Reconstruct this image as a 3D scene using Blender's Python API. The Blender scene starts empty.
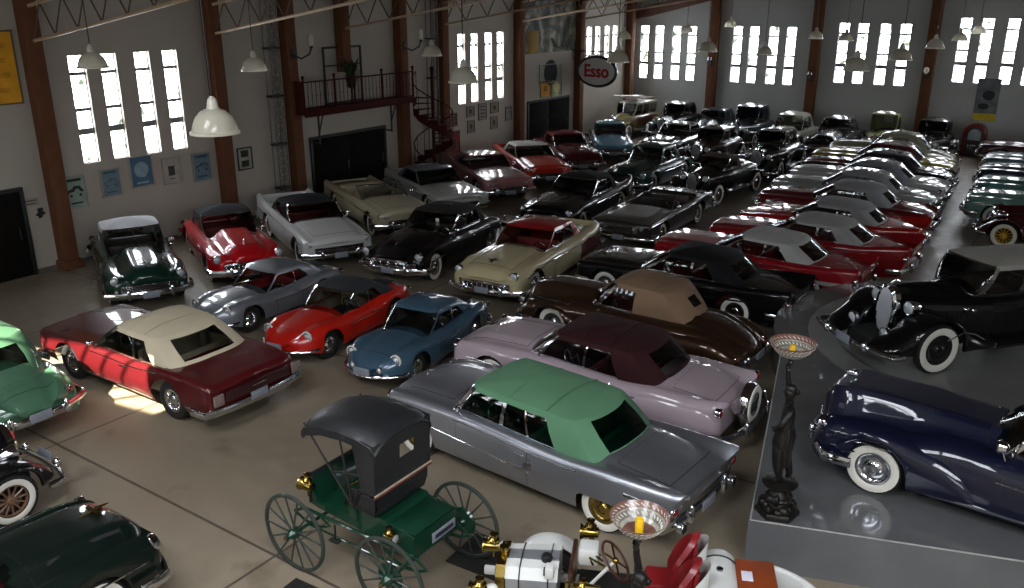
import bpy, bmesh, math, random
from mathutils import Vector, Matrix
random.seed(4)
PI = math.pi
COL = bpy.context.scene.collection
sin, cos, rad = math.sin, math.cos, math.radians

# ------------------------------------------------------------------ materials
def lin(h):
    h = h.lstrip('#')
    out = []
    for i in (0, 2, 4):
        c = int(h[i:i+2], 16)/255
        out.append(c/12.92 if c <= .04045 else ((c+.055)/1.055)**2.4)
    return (*out, 1)
_M = {}
def mat(name, color='#808080', rough=.5, metal=0, coat=0, spec=.5, bump=None, emit=0, noise=None, sheen=0):
    """principled material; noise=(scale, amount) varies the base colour, bump=(scale, strength)"""
    if name in _M: return _M[name]
    m = bpy.data.materials.new(name); m.use_nodes = True
    nt = m.node_tree; b = nt.nodes['Principled BSDF']; L = nt.links
    c = lin(color)
    b.inputs['Base Color'].default_value = c
    b.inputs['Roughness'].default_value = rough
    b.inputs['Metallic'].default_value = metal
    b.inputs['Specular IOR Level'].default_value = spec
    if coat:
        b.inputs['Coat Weight'].default_value = coat; b.inputs['Coat Roughness'].default_value = .04
    if sheen: b.inputs['Sheen Weight'].default_value = sheen
    if emit:
        b.inputs['Emission Color'].default_value = c; b.inputs['Emission Strength'].default_value = emit
    if noise or bump:
        tc = nt.nodes.new('ShaderNodeTexCoord')
    if noise:
        n = nt.nodes.new('ShaderNodeTexNoise'); n.inputs['Scale'].default_value = noise[0]; n.inputs['Detail'].default_value = 5
        L.new(tc.outputs['Object'], n.inputs['Vector'])
        r = nt.nodes.new('ShaderNodeMapRange')
        r.inputs['From Min'].default_value = .3; r.inputs['From Max'].default_value = .7
        r.inputs['To Min'].default_value = 1-noise[1]; r.inputs['To Max'].default_value = 1+noise[1]
        L.new(n.outputs['Fac'], r.inputs['Value'])
        mx = nt.nodes.new('ShaderNodeVectorMath'); mx.operation = 'SCALE'
        mx.inputs[0].default_value = c[:3]
        L.new(r.outputs['Result'], mx.inputs['Scale']); L.new(mx.outputs['Vector'], b.inputs['Base Color'])
    if bump:
        n2 = nt.nodes.new('ShaderNodeTexNoise'); n2.inputs['Scale'].default_value = bump[0]; n2.inputs['Detail'].default_value = 4
        L.new(tc.outputs['Object'], n2.inputs['Vector'])
        bp = nt.nodes.new('ShaderNodeBump'); bp.inputs['Strength'].default_value = bump[1]; bp.inputs['Distance'].default_value = .02
        L.new(n2.outputs['Fac'], bp.inputs['Height']); L.new(bp.outputs['Normal'], b.inputs['Normal'])
    _M[name] = m
    return m
def paint(h, metal=0.0, rough=.32):
    return mat('car paint '+h, h, .4, metal, coat=1, spec=.12, noise=(3, .03))
def fabric(h):
    return mat('top fabric '+h, h, .85, 0, spec=.2, noise=(1.6, .07), bump=(260, .25))
def leather(h):
    return mat('leather '+h, h, .45, 0, bump=(60, .15), noise=(8, .06))
CHROME = mat('chrome', '#d8dade', .09, 1, bump=(4, .02))
CHROME_D = mat('worn chrome', '#9a9ca0', .25, 1, bump=(30, .05))
BRASS = mat('polished brass', '#9a8448', .24, 1, noise=(9, .12))
BLACK = mat('black enamel', '#0b0b0c', .3, 0, coat=.6, noise=(5, .1))
DARK = mat('dark chassis', '#0a0a0a', .8, noise=(6, .2))
RUBBER = mat('tyre rubber', '#141414', .75, bump=(90, .2))
WHITEWALL = mat('white rubber', '#d3cfc4', .6, noise=(7, .04))
PLATE = mat('number plate', '#7c8088', .4, noise=(25, .12))
def glass(name, tint, amt=.12):
    if name in _M: return _M[name]
    m = bpy.data.materials.new(name); m.use_nodes = True; nt = m.node_tree; nt.nodes.clear()
    o = nt.nodes.new('ShaderNodeOutputMaterial'); t = nt.nodes.new('ShaderNodeBsdfTransparent')
    g = nt.nodes.new('ShaderNodeBsdfGlossy'); mx = nt.nodes.new('ShaderNodeMixShader'); f = nt.nodes.new('ShaderNodeFresnel')
    g.inputs['Roughness'].default_value = .03; t.inputs['Color'].default_value = lin(tint); f.inputs['IOR'].default_value = 1.5
    nt.links.new(f.outputs[0], mx.inputs[0]); nt.links.new(t.outputs[0], mx.inputs[1]); nt.links.new(g.outputs[0], mx.inputs[2])
    nt.links.new(mx.outputs[0], o.inputs[0]); _M[name] = m
    return m
GLASS = glass('car glass', '#dde3e0')
GLASS_G = glass('green tinted car glass', '#5fae9a')
GLASS_D = glass('smoked vinyl window', '#5a5a56')
LENS = mat('lamp lens', '#b4babe', .15, .4, coat=1, bump=(120, .3))
REDLENS = mat('red lens', '#7a0a0c', .15, 0, coat=1, noise=(20, .1))

# ------------------------------------------------------------------ object helpers
def link(o, parent=None):
    COL.objects.link(o)
    if parent: o.parent = parent
    return o
def tag(o, label=None, cat=None, group=None, kind=None):
    if label: o['label'] = label
    if cat: o['category'] = cat
    if group: o['group'] = group
    if kind: o['kind'] = kind
    return o
def thing(name, loc, rz, label, cat, group=None):
    o = bpy.data.objects.new(name, None); o.empty_display_size = .2
    link(o); o.location = loc; o.rotation_euler = (0, 0, rad(rz))
    return tag(o, label, cat, group)
def copy_tree(o, parent=None):
    c = o.copy(); COL.objects.link(c); c.parent = parent
    for ch in [x for x in o.children]:
        copy_tree(ch, c)
    return c

class MB:
    def __init__(s): s.v = []; s.f = []; s.m = []; s.mi = 0
    def add(s, vs, fs, mi=None):
        o = len(s.v); s.v += [tuple(p) for p in vs]
        for f in fs: s.f.append([i+o for i in f]); s.m.append(s.mi if mi is None else mi)
        return s
    def grid(s, rows, closed=False, cap0=False, cap1=False, flip=False, mi=None):
        n = len(rows[0]); vs = [p for r in rows for p in r]; fs = []
        for i in range(len(rows)-1):
            for j in range(n if closed else n-1):
                k = (j+1) % n
                q = [i*n+j, i*n+k, (i+1)*n+k, (i+1)*n+j]
                fs.append(q[::-1] if flip else q)
        if cap0: fs.append(list(range(n))[::-1] if not flip else list(range(n)))
        if cap1: fs.append([(len(rows)-1)*n+i for i in range(n)][::(-1 if flip else 1)])
        return s.add(vs, fs, mi)
    def box(s, c, d, bev=0, rz=0, mi=None):
        x, y, z = [k/2 for k in d]; C, S = cos(rz), sin(rz)
        def T(p): return (c[0]+p[0]*C-p[1]*S, c[1]+p[0]*S+p[1]*C, c[2]+p[2])
        if bev <= 0:
            vs = [T((a*x, b*y, e*z)) for e in (-1, 1) for a, b in ((-1, -1), (1, -1), (1, 1), (-1, 1))]
            return s.add(vs, [(3, 2, 1, 0), (4, 5, 6, 7), (0, 1, 5, 4), (1, 2, 6, 5), (2, 3, 7, 6), (3, 0, 4, 7)], mi)
        b = min(bev, x*.98, y*.98, z*.98)
        def ring(ix, zz):
            r = []
            for qx, qy, a0 in ((1, 1, 0), (-1, 1, 90), (-1, -1, 180), (1, -1, 270)):
                for a in (0, 45, 90):
                    a1 = rad(a0+a); rr = b-ix
                    r.append(T((qx*(x-b)+cos(a1)*rr, qy*(y-b)+sin(a1)*rr, zz)))
            return r
        h = b*.3
        rows = [ring(b*.95, -z), ring(h, -z+h), ring(0, -z+b), ring(0, z-b), ring(h, z-h), ring(b*.95, z)]
        return s.grid(rows, True, True, True, mi=mi)
    def tube(s, pts, r, n=8, closed=False, mi=None, flat=1.0):
        pts = [Vector(p) for p in pts]; rows = []; up = Vector((0, 0, 1)); N = len(pts)
        prev = None
        for i, p in enumerate(pts):
            if closed: t = pts[(i+1) % N]-pts[i-1]
            else: t = pts[min(i+1, N-1)]-pts[max(i-1, 0)]
            if t.length < 1e-9: t = Vector((1, 0, 0))
            t.normalize()
            a = prev - t*prev.dot(t) if prev is not None else (up.cross(t) if abs(t.z) < .95 else Vector((1, 0, 0)).cross(t))
            if a.length < 1e-6: a = Vector((1, 0, 0)).cross(t)
            a.normalize(); prev = a; b = t.cross(a)
            rr = r[i] if isinstance(r, (list, tuple)) else r
            rows.append([p+a*cos(2*PI*k/n)*rr+b*sin(2*PI*k/n)*rr*flat for k in range(n)])
        if closed: rows.append(rows[0]); return s.grid(rows, True, mi=mi)
        return s.grid(rows, True, True, True, mi=mi)
    def cyl(s, p0, p1, r0, r1=None, n=12, mi=None): return s.tube([p0, p1], [r0, r0 if r1 is None else r1], n, mi=mi)
    def lathe(s, prof, org=(0, 0, 0), axis='z', n=24, mi=None, closed=False, tilt=None):
        """prof: (radius, height) list, revolved about an axis through org"""
        rows = []
        for (r, h) in prof:
            row = []
            for k in range(n):
                a = 2*PI*k/n; x, y = cos(a)*r, sin(a)*r
                p = Vector((x, y, h)) if axis == 'z' else (Vector((h, x, y)) if axis == 'x' else Vector((y, h, x)))
                if tilt is not None: p = tilt @ p
                row.append((p.x+org[0], p.y+org[1], p.z+org[2]))
            rows.append(row)
        if closed: rows.append(rows[0])
        return s.grid(rows, True, mi=mi)
    def ball(s, c, r, n=12, m=8, mi=None, half=False):
        rx, ry, rz = (r, r, r) if not isinstance(r, (tuple, list)) else r; rows = []
        for i in range(m+1):
            a = (-PI/2 if not half else 0)+(PI if not half else PI/2)*i/m
            rows.append([(c[0]+rx*cos(a)*cos(2*PI*k/n), c[1]+ry*cos(a)*sin(2*PI*k/n), c[2]+rz*sin(a)) for k in range(n)])
        return s.grid(rows, True, mi=mi)
    def mirror(s):
        o = len(s.v); s.v += [(x, -y, z) for x, y, z in s.v]
        s.f += [[i+o for i in f][::-1] for f in s.f]; s.m += list(s.m)
        return s
    def mesh(s, name, mats, sharp=38):
        me = bpy.data.meshes.new(name); me.from_pydata(s.v, [], s.f)
        for m in (mats if isinstance(mats, (list, tuple)) else [mats]): me.materials.append(m)
        if any(s.m):
            me.polygons.foreach_set('material_index', s.m)
        bm = bmesh.new(); bm.from_mesh(me)
        bmesh.ops.remove_doubles(bm, verts=bm.verts, dist=1e-5)
        bmesh.ops.recalc_face_normals(bm, faces=bm.faces)
        bm.to_mesh(me); bm.free()
        me.polygons.foreach_set('use_smooth', [True]*len(me.polygons))
        try: me.set_sharp_from_angle(angle=rad(sharp))
        except Exception: pass
        me.update()
        return me
    def build(s, name, mats, parent=None, loc=None, sharp=38):
        o = bpy.data.objects.new(name, s.mesh(name, mats, sharp)); link(o, parent)
        if loc is not None: o.location = loc
        return o

def pchip(pts):
    xs = [p[0] for p in pts]; ys = [p[1] for p in pts]; n = len(xs)
    if n == 1: return lambda x: ys[0]
    d = [(ys[i+1]-ys[i])/(xs[i+1]-xs[i]) for i in range(n-1)]
    m = [d[0]]+[0 if d[i-1]*d[i] <= 0 else 2*d[i-1]*d[i]/(d[i-1]+d[i]) for i in range(1, n-1)]+[d[-1]]
    def f(x):
        if x <= xs[0]: return ys[0]
        if x >= xs[-1]: return ys[-1]
        i = max(k for k in range(n) if xs[k] <= x)
        h = xs[i+1]-xs[i]; t = (x-xs[i])/h; t2 = t*t; t3 = t2*t
        return (2*t3-3*t2+1)*ys[i]+(t3-2*t2+t)*h*m[i]+(-2*t3+3*t2)*ys[i+1]+(t3-t2)*h*m[i+1]
    return f
def sm(t): t = max(0, min(1, t)); return t*t*(3-2*t)
def lerp(a, b, t): return a+(b-a)*t

# ------------------------------------------------------------------ motor car bodies
WHEELS = {}
def wheel_meshes(r, tw, style):
    key = (r, tw, style)
    if key in WHEELS: return WHEELS[key]
    h = tw/2
    ri = r*.62
    t = MB().lathe([(ri*.9, -h*.7), (ri, -h*.92), (r*.8, -h), (r*.95, -h*.85), (r, -h*.45), (r, h*.45), (r*.95, h*.85), (r*.8, h), (ri, h*.92), (ri*.9, h*.7)], axis='y', n=28)
    tyre = t.mesh('wheel', RUBBER)
    ww = None
    if 'w' in style.lower():
        a = MB().lathe([(ri*1.0, h*.93), (ri*1.03, h*.99), (r*.8, h*1.06), (r*.9 if 'W' in style else r*.84, h*.97)], axis='y', n=28)
        ww = a.mesh('whitewall', WHITEWALL)
    b = MB()
    if 'k' in style:      # wire or wooden spokes
        b.lathe([(ri*.98, h*.2), (ri*1.0, h*.8), (ri*.9, h*.8), (ri*.88, h*.2)], axis='y', n=28, closed=True)
        for k in range(12):
            a = 2*PI*k/12
            b.cyl((cos(a)*.05, h*.4, sin(a)*.05), (cos(a)*ri*.92, h*.45, sin(a)*ri*.92), .018, .014, 6)
        b.lathe([(.001, h*.95), (.05, h*.9), (.07, h*.5), (.07, 0)], axis='y', n=16)
    else:
        b.lathe([(.001, h*1.0), (.06, h*.97), (.075, h*.8), (ri*.5, h*.6), (ri*.72, h*.62), (ri*.8, h*.8), (ri*.95, h*.86), (ri*1.02, h*.8), (ri*1.0, -h*.6), (ri*.6, -h*.7), (.001, -h*.7)], axis='y', n=24)
        if 'f' in style:
            for k in range(16):
                a = 2*PI*k/16
                b.cyl((cos(a)*ri*.48, h*.74, sin(a)*ri*.48), (cos(a)*ri*.74, h*.72, sin(a)*ri*.74), .014, .01, 5)
    hm = CHROME
    if 'g' in style: hm = BRASS
    if 'b' in style: hm = BLACK
    if 'y' in style: hm = mat('yellow wheel enamel', '#c79b25', .35, coat=.5, noise=(6, .05))
    if 'o' in style: hm = mat('varnished spoke wood', '#6a4d38', .5, coat=.3, noise=(12, .12))
    hub = b.mesh('hubcap', hm)
    WHEELS[key] = (tyre, ww, hub)
    return WHEELS[key]
def add_wheels(root, pts, r, tw, style):
    tyre, ww, hub = wheel_meshes(r, tw, style)
    for (x, y) in pts:
        w = bpy.data.objects.new('wheel', tyre); link(w, root); w.location = (x, y, r)
        if y < 0: w.rotation_euler = (0, 0, PI)
        for nm, me in (('whitewall', ww), ('hubcap', hub)):
            if me: c = bpy.data.objects.new(nm, me); link(c, w)

class Body:
    """a car body as lofted sections; x forward, origin on the floor under the middle of the car"""
    def __init__(s, **k):
        s.L = 5.4; s.W = 1.96; s.r = .36; s.tw = .2; s.xf = 1.65; s.xr = -1.5; s.sill = .25; s.ra = .43; s.skirt = None
        s.ft = [(-2.7, .85), (2.7, .82)]; s.ct = [(-2.7, .8), (2.7, .82)]; s.pw = [(-2.7, .93), (2.7, .93)]
        s.rs = .13; s.ry = .16; s.vw = .35; s.dip = 0.0; s.cab = (-1.5, .95); s.floor = .42; s.bow = .12; s.bowr = .06; s.leanf = 0; s.leanr = 0
        s.rend = .12; s.arches = True; s.lean = .10; s.tuck = .07; s.endz = .1; s.sillf = None; s.zmid = .58; s.crown = .03; s.valley = 1.0
        for a, b in k.items(): setattr(s, a, b)
        s.FT, s.CT, s.PW = pchip(s.ft), pchip(s.ct), pchip(s.pw)
    def endf(s, x):
        d = s.L/2-abs(x); R = s.rend
        return 1 if d >= R else math.sqrt(max(0, 1-((R-d)/R)**2))
    def zb(s, x, front_lip=True):
        z = s.sill
        if s.sillf: z = s.sillf(x)
        d = s.L/2-abs(x)
        if d < .5: z += .1*(1-d/.5)
        if s.arches:
            for xa, sk in ((s.xf, None), (s.xr, s.skirt)):
                dx = abs(x-xa)
                if dx <= s.ra+1e-6:
                    za = s.r+math.sqrt(max(0, s.ra**2-dx*dx))
                    if sk is not None: za = min(za, sk)
                    z = max(z, za)
        return z
    def section(s, x, shell=True):
        e = s.endf(x); k = 1-e
        w = s.PW(x)-k*s.rend*.7; zf = s.FT(x)-k*s.endz; zc = s.CT(x)-k*s.endz; zb = s.zb(x)
        zb = min(zb, zf-.12)
        rs = min(s.rs, (zf-zb)*.6); ry = min(s.ry, w*.5)
        P = []; n = 8
        for i in range(n):
            t = i/(n-1); z = zb+(zf-rs-zb)*t
            y = w
            if z < s.zmid: y -= s.tuck*((s.zmid-z)/.35)**2
            else: y -= s.lean*(z-s.zmid)
            P.append((y, z))
        yt, zs = P[-1]; 
        for a in (20, 42, 66, 90):
            P.append((yt-ry+ry*cos(rad(a)), zs+rs*sin(rad(a))))
        y1 = yt-ry; m = 9
        for i in range(1, m+1):
            u = i/m; y = y1*(1-u); q = min(1, u/s.vw)
            z = lerp(zf, zc, sm(q))-s.dip*sin(PI*min(1, u/s.vw))+s.crown*(sm(u))-(s.crown*0)
            P.append((y, z))
        return P
    def surf_z(s, x, y):
        P = s.section(x); y = abs(y)
        T = P[11:]
        for i in range(len(T)-1):
            if T[i][0] >= y >= T[i+1][0]:
                a, b = T[i], T[i+1]; t = (a[0]-y)/max(1e-6, a[0]-b[0]); return lerp(a[1], b[1], t)
        return T[0][1] if y > T[0][0] else T[-1][1]
    def side_y(s, x, z):
        P = s.section(x)[:12]
        if z <= P[0][1]: return P[0][0]
        for a, b in zip(P, P[1:]):
            if a[1] <= z <= b[1]: return lerp(a[0], b[0], (z-a[1])/max(1e-6, b[1]-a[1]))
        return P[-1][0]
    def warp(s, x, y, z):
        """plan bow and end lean"""
        hw = s.W/2
        if x > 0:
            f = sm((x-(s.L/2-.8))/.8); return (x-s.bow*f*(abs(y)/hw)**2.2+s.leanf*f*(z-.55), y, z)
        f = sm((-x-(s.L/2-.8))/.8); return (x+s.bowr*f*(abs(y)/hw)**2.2-s.leanr*f*(z-.55), y, z)
    def stations(s):
        L = s.L/2; xs = [-L, -L+.01, -L+.03, -L+.07, -L+.13]
        n = 30
        xs += [lerp(-L+.2, L-.2, i/n) for i in range(n+1)]+[L-.13, L-.07, L-.03, L-.01, L]
        if s.arches:
            for xa in (s.xf, s.xr):
                xs = [x for x in xs if abs(x-xa) > s.ra+.02]
                for i in range(11): xs.append(xa+s.ra*cos(PI*i/10))
                xs += [xa-s.ra-.004, xa+s.ra+.004]
        out = []
        for x in sorted(x for x in xs if -L <= x <= L):
            if not out or x-out[-1] > .003: out.append(x)
        if s.cab:
            c0, c1 = s.cab
            out = [x for x in out if abs(x-c0) > .03 and abs(x-c1) > .03]+[c0-.001, c0+.001, c1-.001, c1+.001]
        return sorted(out)
    def build(s, root, pm, im):
        xs = s.stations(); body = MB(); inn = MB()
        n = None; rows = []; cabf = []
        for x in xs:
            P = s.section(x); incab = bool(s.cab and s.cab[0] < x < s.cab[1])
            cabf.append(incab); nside = 12
            if incab:
                y1 = P[nside-1][0]; zf = P[nside-1][1]; T = []
                m = len(P)-nside
                for i in range(m):
                    if i == 0: T.append((y1-.02, zf))
                    elif i == 1: T.append((y1-.06, s.floor))
                    else: T.append(((y1-.06)*(1-(i-1)/(m-2)), s.floor))
                P = P[:nside]+T
            row = [s.warp(x, y, z) for y, z in P]
            rows.append(row); n = len(P)
        for i in range(len(rows)-1):
            both = cabf[i] or cabf[i+1]
            for j in range(n-1):
                q = [rows[i][j], rows[i][j+1], rows[i+1][j+1], rows[i+1][j]]
                tgt = inn if (both and j >= 12) else body
                tgt.add(q, [(0, 1, 2, 3)])
        # ends
        for row, sg in ((rows[0], 1), (rows[-1], -1)):
            # a strip fan keeps the end smooth
            base = row
            mid = [(p[0], 0, p[2]) for p in base]
            body.grid([base, mid], flip=sg < 0)
        body.mirror(); inn.mirror()
        ob = body.build('body', pm, root, sharp=34)
        if s.cab and inn.v: inn.build('interior', im, root, sharp=30)
        # dark chassis pan between the wheels, added to block light in the wheel wells
        c = MB(); L = s.L/2
        c.box((0, 0, .36), (s.L-.5, s.W-2*s.tw-.34, .26), .05)
        if s.cab: pass
        c.cyl((s.xf, -s.W/2+.2, s.r), (s.xf, s.W/2-.2, s.r), .05, n=8); c.cyl((s.xr, -s.W/2+.2, s.r), (s.xr, s.W/2-.2, s.r), .05, n=8)
        c.build('chassis', DARK, root)
        return ob
    # ---- strips laid on the body side
    def ribbon(s, pts, h, off=.012, sides=(1, -1)):
        """pts: (x, z) centreline, h height (number or list)"""
        m = MB(); N = len(pts)
        for sg in sides:
            rows = []
            for i, (x, z) in enumerate(pts):
                hh = (h[i] if isinstance(h, (list, tuple)) else h)/2; r = []
                for dz, o in ((-hh, -.01), (-hh*.9, off*.7), (0, off), (hh*.9, off*.7), (hh, -.01)):
                    y = s.side_y(x, z+dz)+o; a = s.warp(x, y, z+dz); r.append((a[0], sg*a[1], a[2]))
                rows.append(r)
            m.grid(rows, closed=True, cap0=True, cap1=True)
        return m
    def side_panel(s, x0, x1, z0f, z1f, off=.004, sides=(1,), nx=10, nz=7):
        m = MB()
        for sg in sides:
            rows = []
            for i in range(nx+1):
                x = lerp(x0, x1, i/nx); r = []
                a0 = z0f(x) if callable(z0f) else z0f; a1 = z1f(x) if callable(z1f) else z1f
                for j in range(nz+1):
                    z = lerp(a0, a1, j/nz); a = s.warp(x, s.side_y(x, z)+off, z); r.append((a[0], sg*a[1], a[2]))
                rows.append(r)
            m.grid(rows, flip=sg < 0)
        return m
    def top_panel(s, x0, x1, fy, off=.004, nx=14, ny=10, rim=.0):
        m = MB(); rows = []
        for i in range(nx+1):
            x = lerp(x0, x1, i/nx); w = s.PW(x)*fy*(1 if not rim else 1); r = []
            for j in range(-ny, ny+1):
                y = w*j/ny; a = s.warp(x, y, s.surf_z(x, y)+off); r.append(a)
            rows.append(r)
        m.grid(rows)
        return m

def greenhouse(B, root, roofm, g, glassm=None, pillar=None, parts=('windshield', 'side_window', 'rear_window'), trim=True):
    """glazed upper body from stacked plan rings.  g: xb0 xb1 base rear/front, xt0 xt1 roof rear/front, zt roof edge, crown,
    wt roof half width, wb base half width (None: from body), cf/cr corner roundness, win: side window limits, rw rear window width"""
    glassm = glassm or GLASS; pillar = pillar or CHROME
    xb0, xb1, xt0, xt1 = g['xb0'], g['xb1'], g['xt0'], g['xt1']; zt = g['zt']; wt = g['wt']; cr = g.get('crown', .1)
    inset = g.get('inset', .1); cf = g.get('cf', .18); crr = g.get('cr', .22); soft = g.get('soft', True)
    wins = g.get('wins', [(0.05, .52), (.56, .8)])   # along the side from the front corner (0) to the rear corner (1)
    rw = g.get('rw', .62); rt = g.get('rt', (.12, .78)); st = g.get('st', (.08, .84)); wz = g.get('ws', (.04, .93))
    bulge = g.get('bulge', .045)
    # columns: (zone, s) ; zone F front 0..1 (centre to corner), S side 0..1, R rear 1..0
    ed = sorted(set([0, 1]+[round(a, 4) for w in wins for a in w]+[.2, .35, .65, .9]))
    ed = [e for i, e in enumerate(ed) if i == 0 or e-ed[i-1] > .012]
    cols = [('F', t) for t in (0, .25, .5, .75, .9, .965)]+[('S', t) for t in ed]+[('R', t) for t in (.97, rw+.0, rw*.66, rw*.33, 0)]
    lv = sorted(set([0, st[0], st[1], rt[0], rt[1], wz[0], wz[1], .5, 1]))
    def pt(c, t):
        zone, u = c
        sp = g.get('curve', .0)
        def ybase(x): return B.side_y(x, B.FT(x)-.02)-inset
        xf = lerp(xb1, xt1, t); xr = lerp(xb0, xt0, t+sp*sin(PI*t)*0); 
        def hw(x):
            xx = min(max(x, xb0), xb1); yb = g['wb'] if g.get('wb') else ybase(xx)
            return lerp(yb, wt*(1-.05*((x-(xt0+xt1)/2)/(xt1-xt0)*2)**2), t)+bulge*sin(PI*t)
        if zone == 'F':
            y = hw(xf-cf)*sin(u*PI/2*.96)/sin(PI/2*.96)
            x = xf-cf*(u**2.6)
        elif zone == 'S':
            x = lerp(xf-cf, xr+crr, u); y = hw(x)
            if u == 1: y *= .985
        else:
            y = hw(xr+crr)*u*.985 if u < .96 else hw(xr+crr)*.955
            x = xr+crr*(u**2.6)
            if u > .96: x = xr+crr*.78
        bz = B.surf_z(min(max(x, -B.L/2+.05), B.L/2-.05), y)
        if zone == 'S': bz = B.FT(x)-.005
        z = lerp(bz-.012, zt, t)
        if zone == 'S' or zone == 'R':
            z = lerp(bz-.012, zt-g.get('drop', .03)*(u if zone == 'S' else 1), t)
        return (x, y, z)
    grid = [[pt(c, t) for c in cols] for t in lv]
    mbs = {}
    def M(k): return mbs.setdefault(k, MB())
    for i in range(len(lv)-1):
        tm = (lv[i]+lv[i+1])/2
        for j in range(len(cols)-1):
            (za, ua), (zb_, ub) = cols[j], cols[j+1]
            q = [grid[i][j], grid[i][j+1], grid[i+1][j+1], grid[i+1][j]]
            k = 'roof'
            if za == 'F' and zb_ == 'F':
                k = 'windshield' if wz[0] < tm < wz[1] else ('frame' if soft or tm < wz[0] else 'roof')
            elif za == 'F' or (za == 'S' and ub <= wins[0][0]+.001):
                k = 'frame' if (soft or tm < .1) else 'roof'
                if tm > wz[1]+.02: k = 'roof'
            elif za == 'S' and zb_ == 'S':
                um = (ua+ub)/2
                inw = any(a < um < b for a, b in wins)
                if inw and st[0] < tm < st[1]: k = 'side_window%d' % [a < um < b for a, b in wins].index(True)
                elif st[0] > tm and um < wins[-1][1]: k = 'frame' if trim else 'roof'
                elif wins[0][0] < um < wins[-1][1] and st[0] < tm < st[1]: k = 'frame'
                else: k = 'roof'
            elif za == 'R' and zb_ == 'R':
                if ua <= rw+.001 and rt[0] < tm < rt[1]: k = 'rear_window'
            M(k).add(q, [(0, 1, 2, 3)])
    # crown
    top = grid[-1]; cx = (xt0+xt1)/2
    rows = []
    for s_ in (1, .985, .95, .88, .76, .6, .42, .22, 0.0):
        row = []
        for (x, y, z) in top:
            xx = cx+(x-cx)*(s_ if s_ > .8 else s_) ; yy = y*s_
            row.append((xx, yy, z+(cr)*(1-s_**2.2)))
        rows.append(row)
    M('roof').grid(rows)
    out = {}
    for k, m in mbs.items():
        if k.startswith('side_window'):
            for sg in (1, -1):
                w_ = MB(); w_.v = [(x, y*sg, z) for x, y, z in m.v]; w_.f = [f[::sg] for f in m.f]; w_.m = list(m.m)
                w_.build('side_window', glassm, root)
            continue
        m.mirror()
        if k == 'roof': out[k] = m.build('soft_top' if soft else 'roof', roofm, root, sharp=50)
        elif k == 'frame': out[k] = m.build('window_frame', pillar, root)
        elif k in parts: out[k] = m.build(k, glassm, root)
    if g.get('seams') and soft:
        m = MB()
        for fx in g['seams']:
            xx = lerp(xt0, xt1, fx); pts = []
            for k in range(-8, 9):
                y = wt*.97*k/8; sN = max(abs(y)/wt, abs(xx-cx)/((xt1-xt0)/2)); pts.append((xx, y, zt-.02+cr*(1-sN**2.2)+.012))
            m.tube(pts, .011, 6)
        m.build('seam', roofm, root)
    return out

def bumper(B, root, front=True, h=.15, z=.48, guards=2, wrap=.35, color=None, bow=None, ext=.04, double=False, w=None):
    m = MB(); sg = 1 if front else -1; hw = (w or B.W)/2+.0; L = B.L/2+ext; bw = (B.bow if front else B.bowr)+.05 if bow is None else bow
    def path(y):
        return sg*(L-bw*(abs(y)/hw)**2.4)
    for zz in ([z] if not double else [z, z+h*1.25]):
        rows = []
        ys = [-hw+.0]+[hw*k/8 for k in range(-7, 8)]+[hw]
        pts = [(sg*(L-bw-wrap), -hw-.015), (sg*(L-bw-wrap*.4), -hw-.02)]+[(path(y), y) for y in ys]+[(sg*(L-bw-wrap*.4), hw+.02), (sg*(L-bw-wrap), hw+.015)]
        for i, (x, y) in enumerate(pts):
            a = Vector(pts[min(i+1, len(pts)-1)])-Vector(pts[max(i-1, 0)])
            nrm = Vector((a.y, -a.x)).normalized()*(1)
            if nrm.x*sg < 0 and 2 <= i <= len(pts)-3: nrm = -nrm
            if i < 2 or i > len(pts)-3:
                nrm = Vector((0, -1 if i < 2 else 1))
            if i in (2, len(pts)-3): nrm = Vector((sg*.7, -.7 if i == 2 else .7))
            r = []
            for (d, dz) in ((0, -.5), (.028, -.45), (.045, -.2), (.05, 0), (.045, .2), (.028, .45), (0, .5), (-.02, .3), (-.02, -.3)):
                r.append((x+nrm.x*d, y+nrm.y*d, zz+dz*h))
            rows.append(r)
        m.grid(rows, True, True, True)
    ob = m.build('front_bumper' if front else 'rear_bumper', color or CHROME, root)
    for k in range(guards):
        y = (k-(guards-1)/2)*(hw*1.0 if guards <= 2 else hw*.5)
        g = MB(); x = path(y)+sg*.05
        g.ball((x, y, z+.03), (.06, .055, h*.95), 10, 8)
        g.build('bumper_guard', color or CHROME, ob)
    return ob

def lamp(root, name, p, r, front=True, ring=CHROME, lens=LENS, depth=.06, tilt=0):
    sg = 1 if front else -1
    a = MB().lathe([(r*.6, -depth*1.5), (r*1.06, -depth), (r*1.14, 0), (r*1.08, .02), (r*.97, .02), (r*.95, -.01)], axis='x', n=18)
    if sg < 0: a.v = [(-x, y, z) for x, y, z in a.v]
    b = MB().lathe([(r*.97, -.005), (r*.9, .015), (r*.6, .035), (.001, .045)], axis='x', n=18)
    if sg < 0: b.v = [(-x, y, z) for x, y, z in b.v]
    o = a.build(name, ring, root, p)
    l = b.build('lens', lens, o)
    return o

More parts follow.
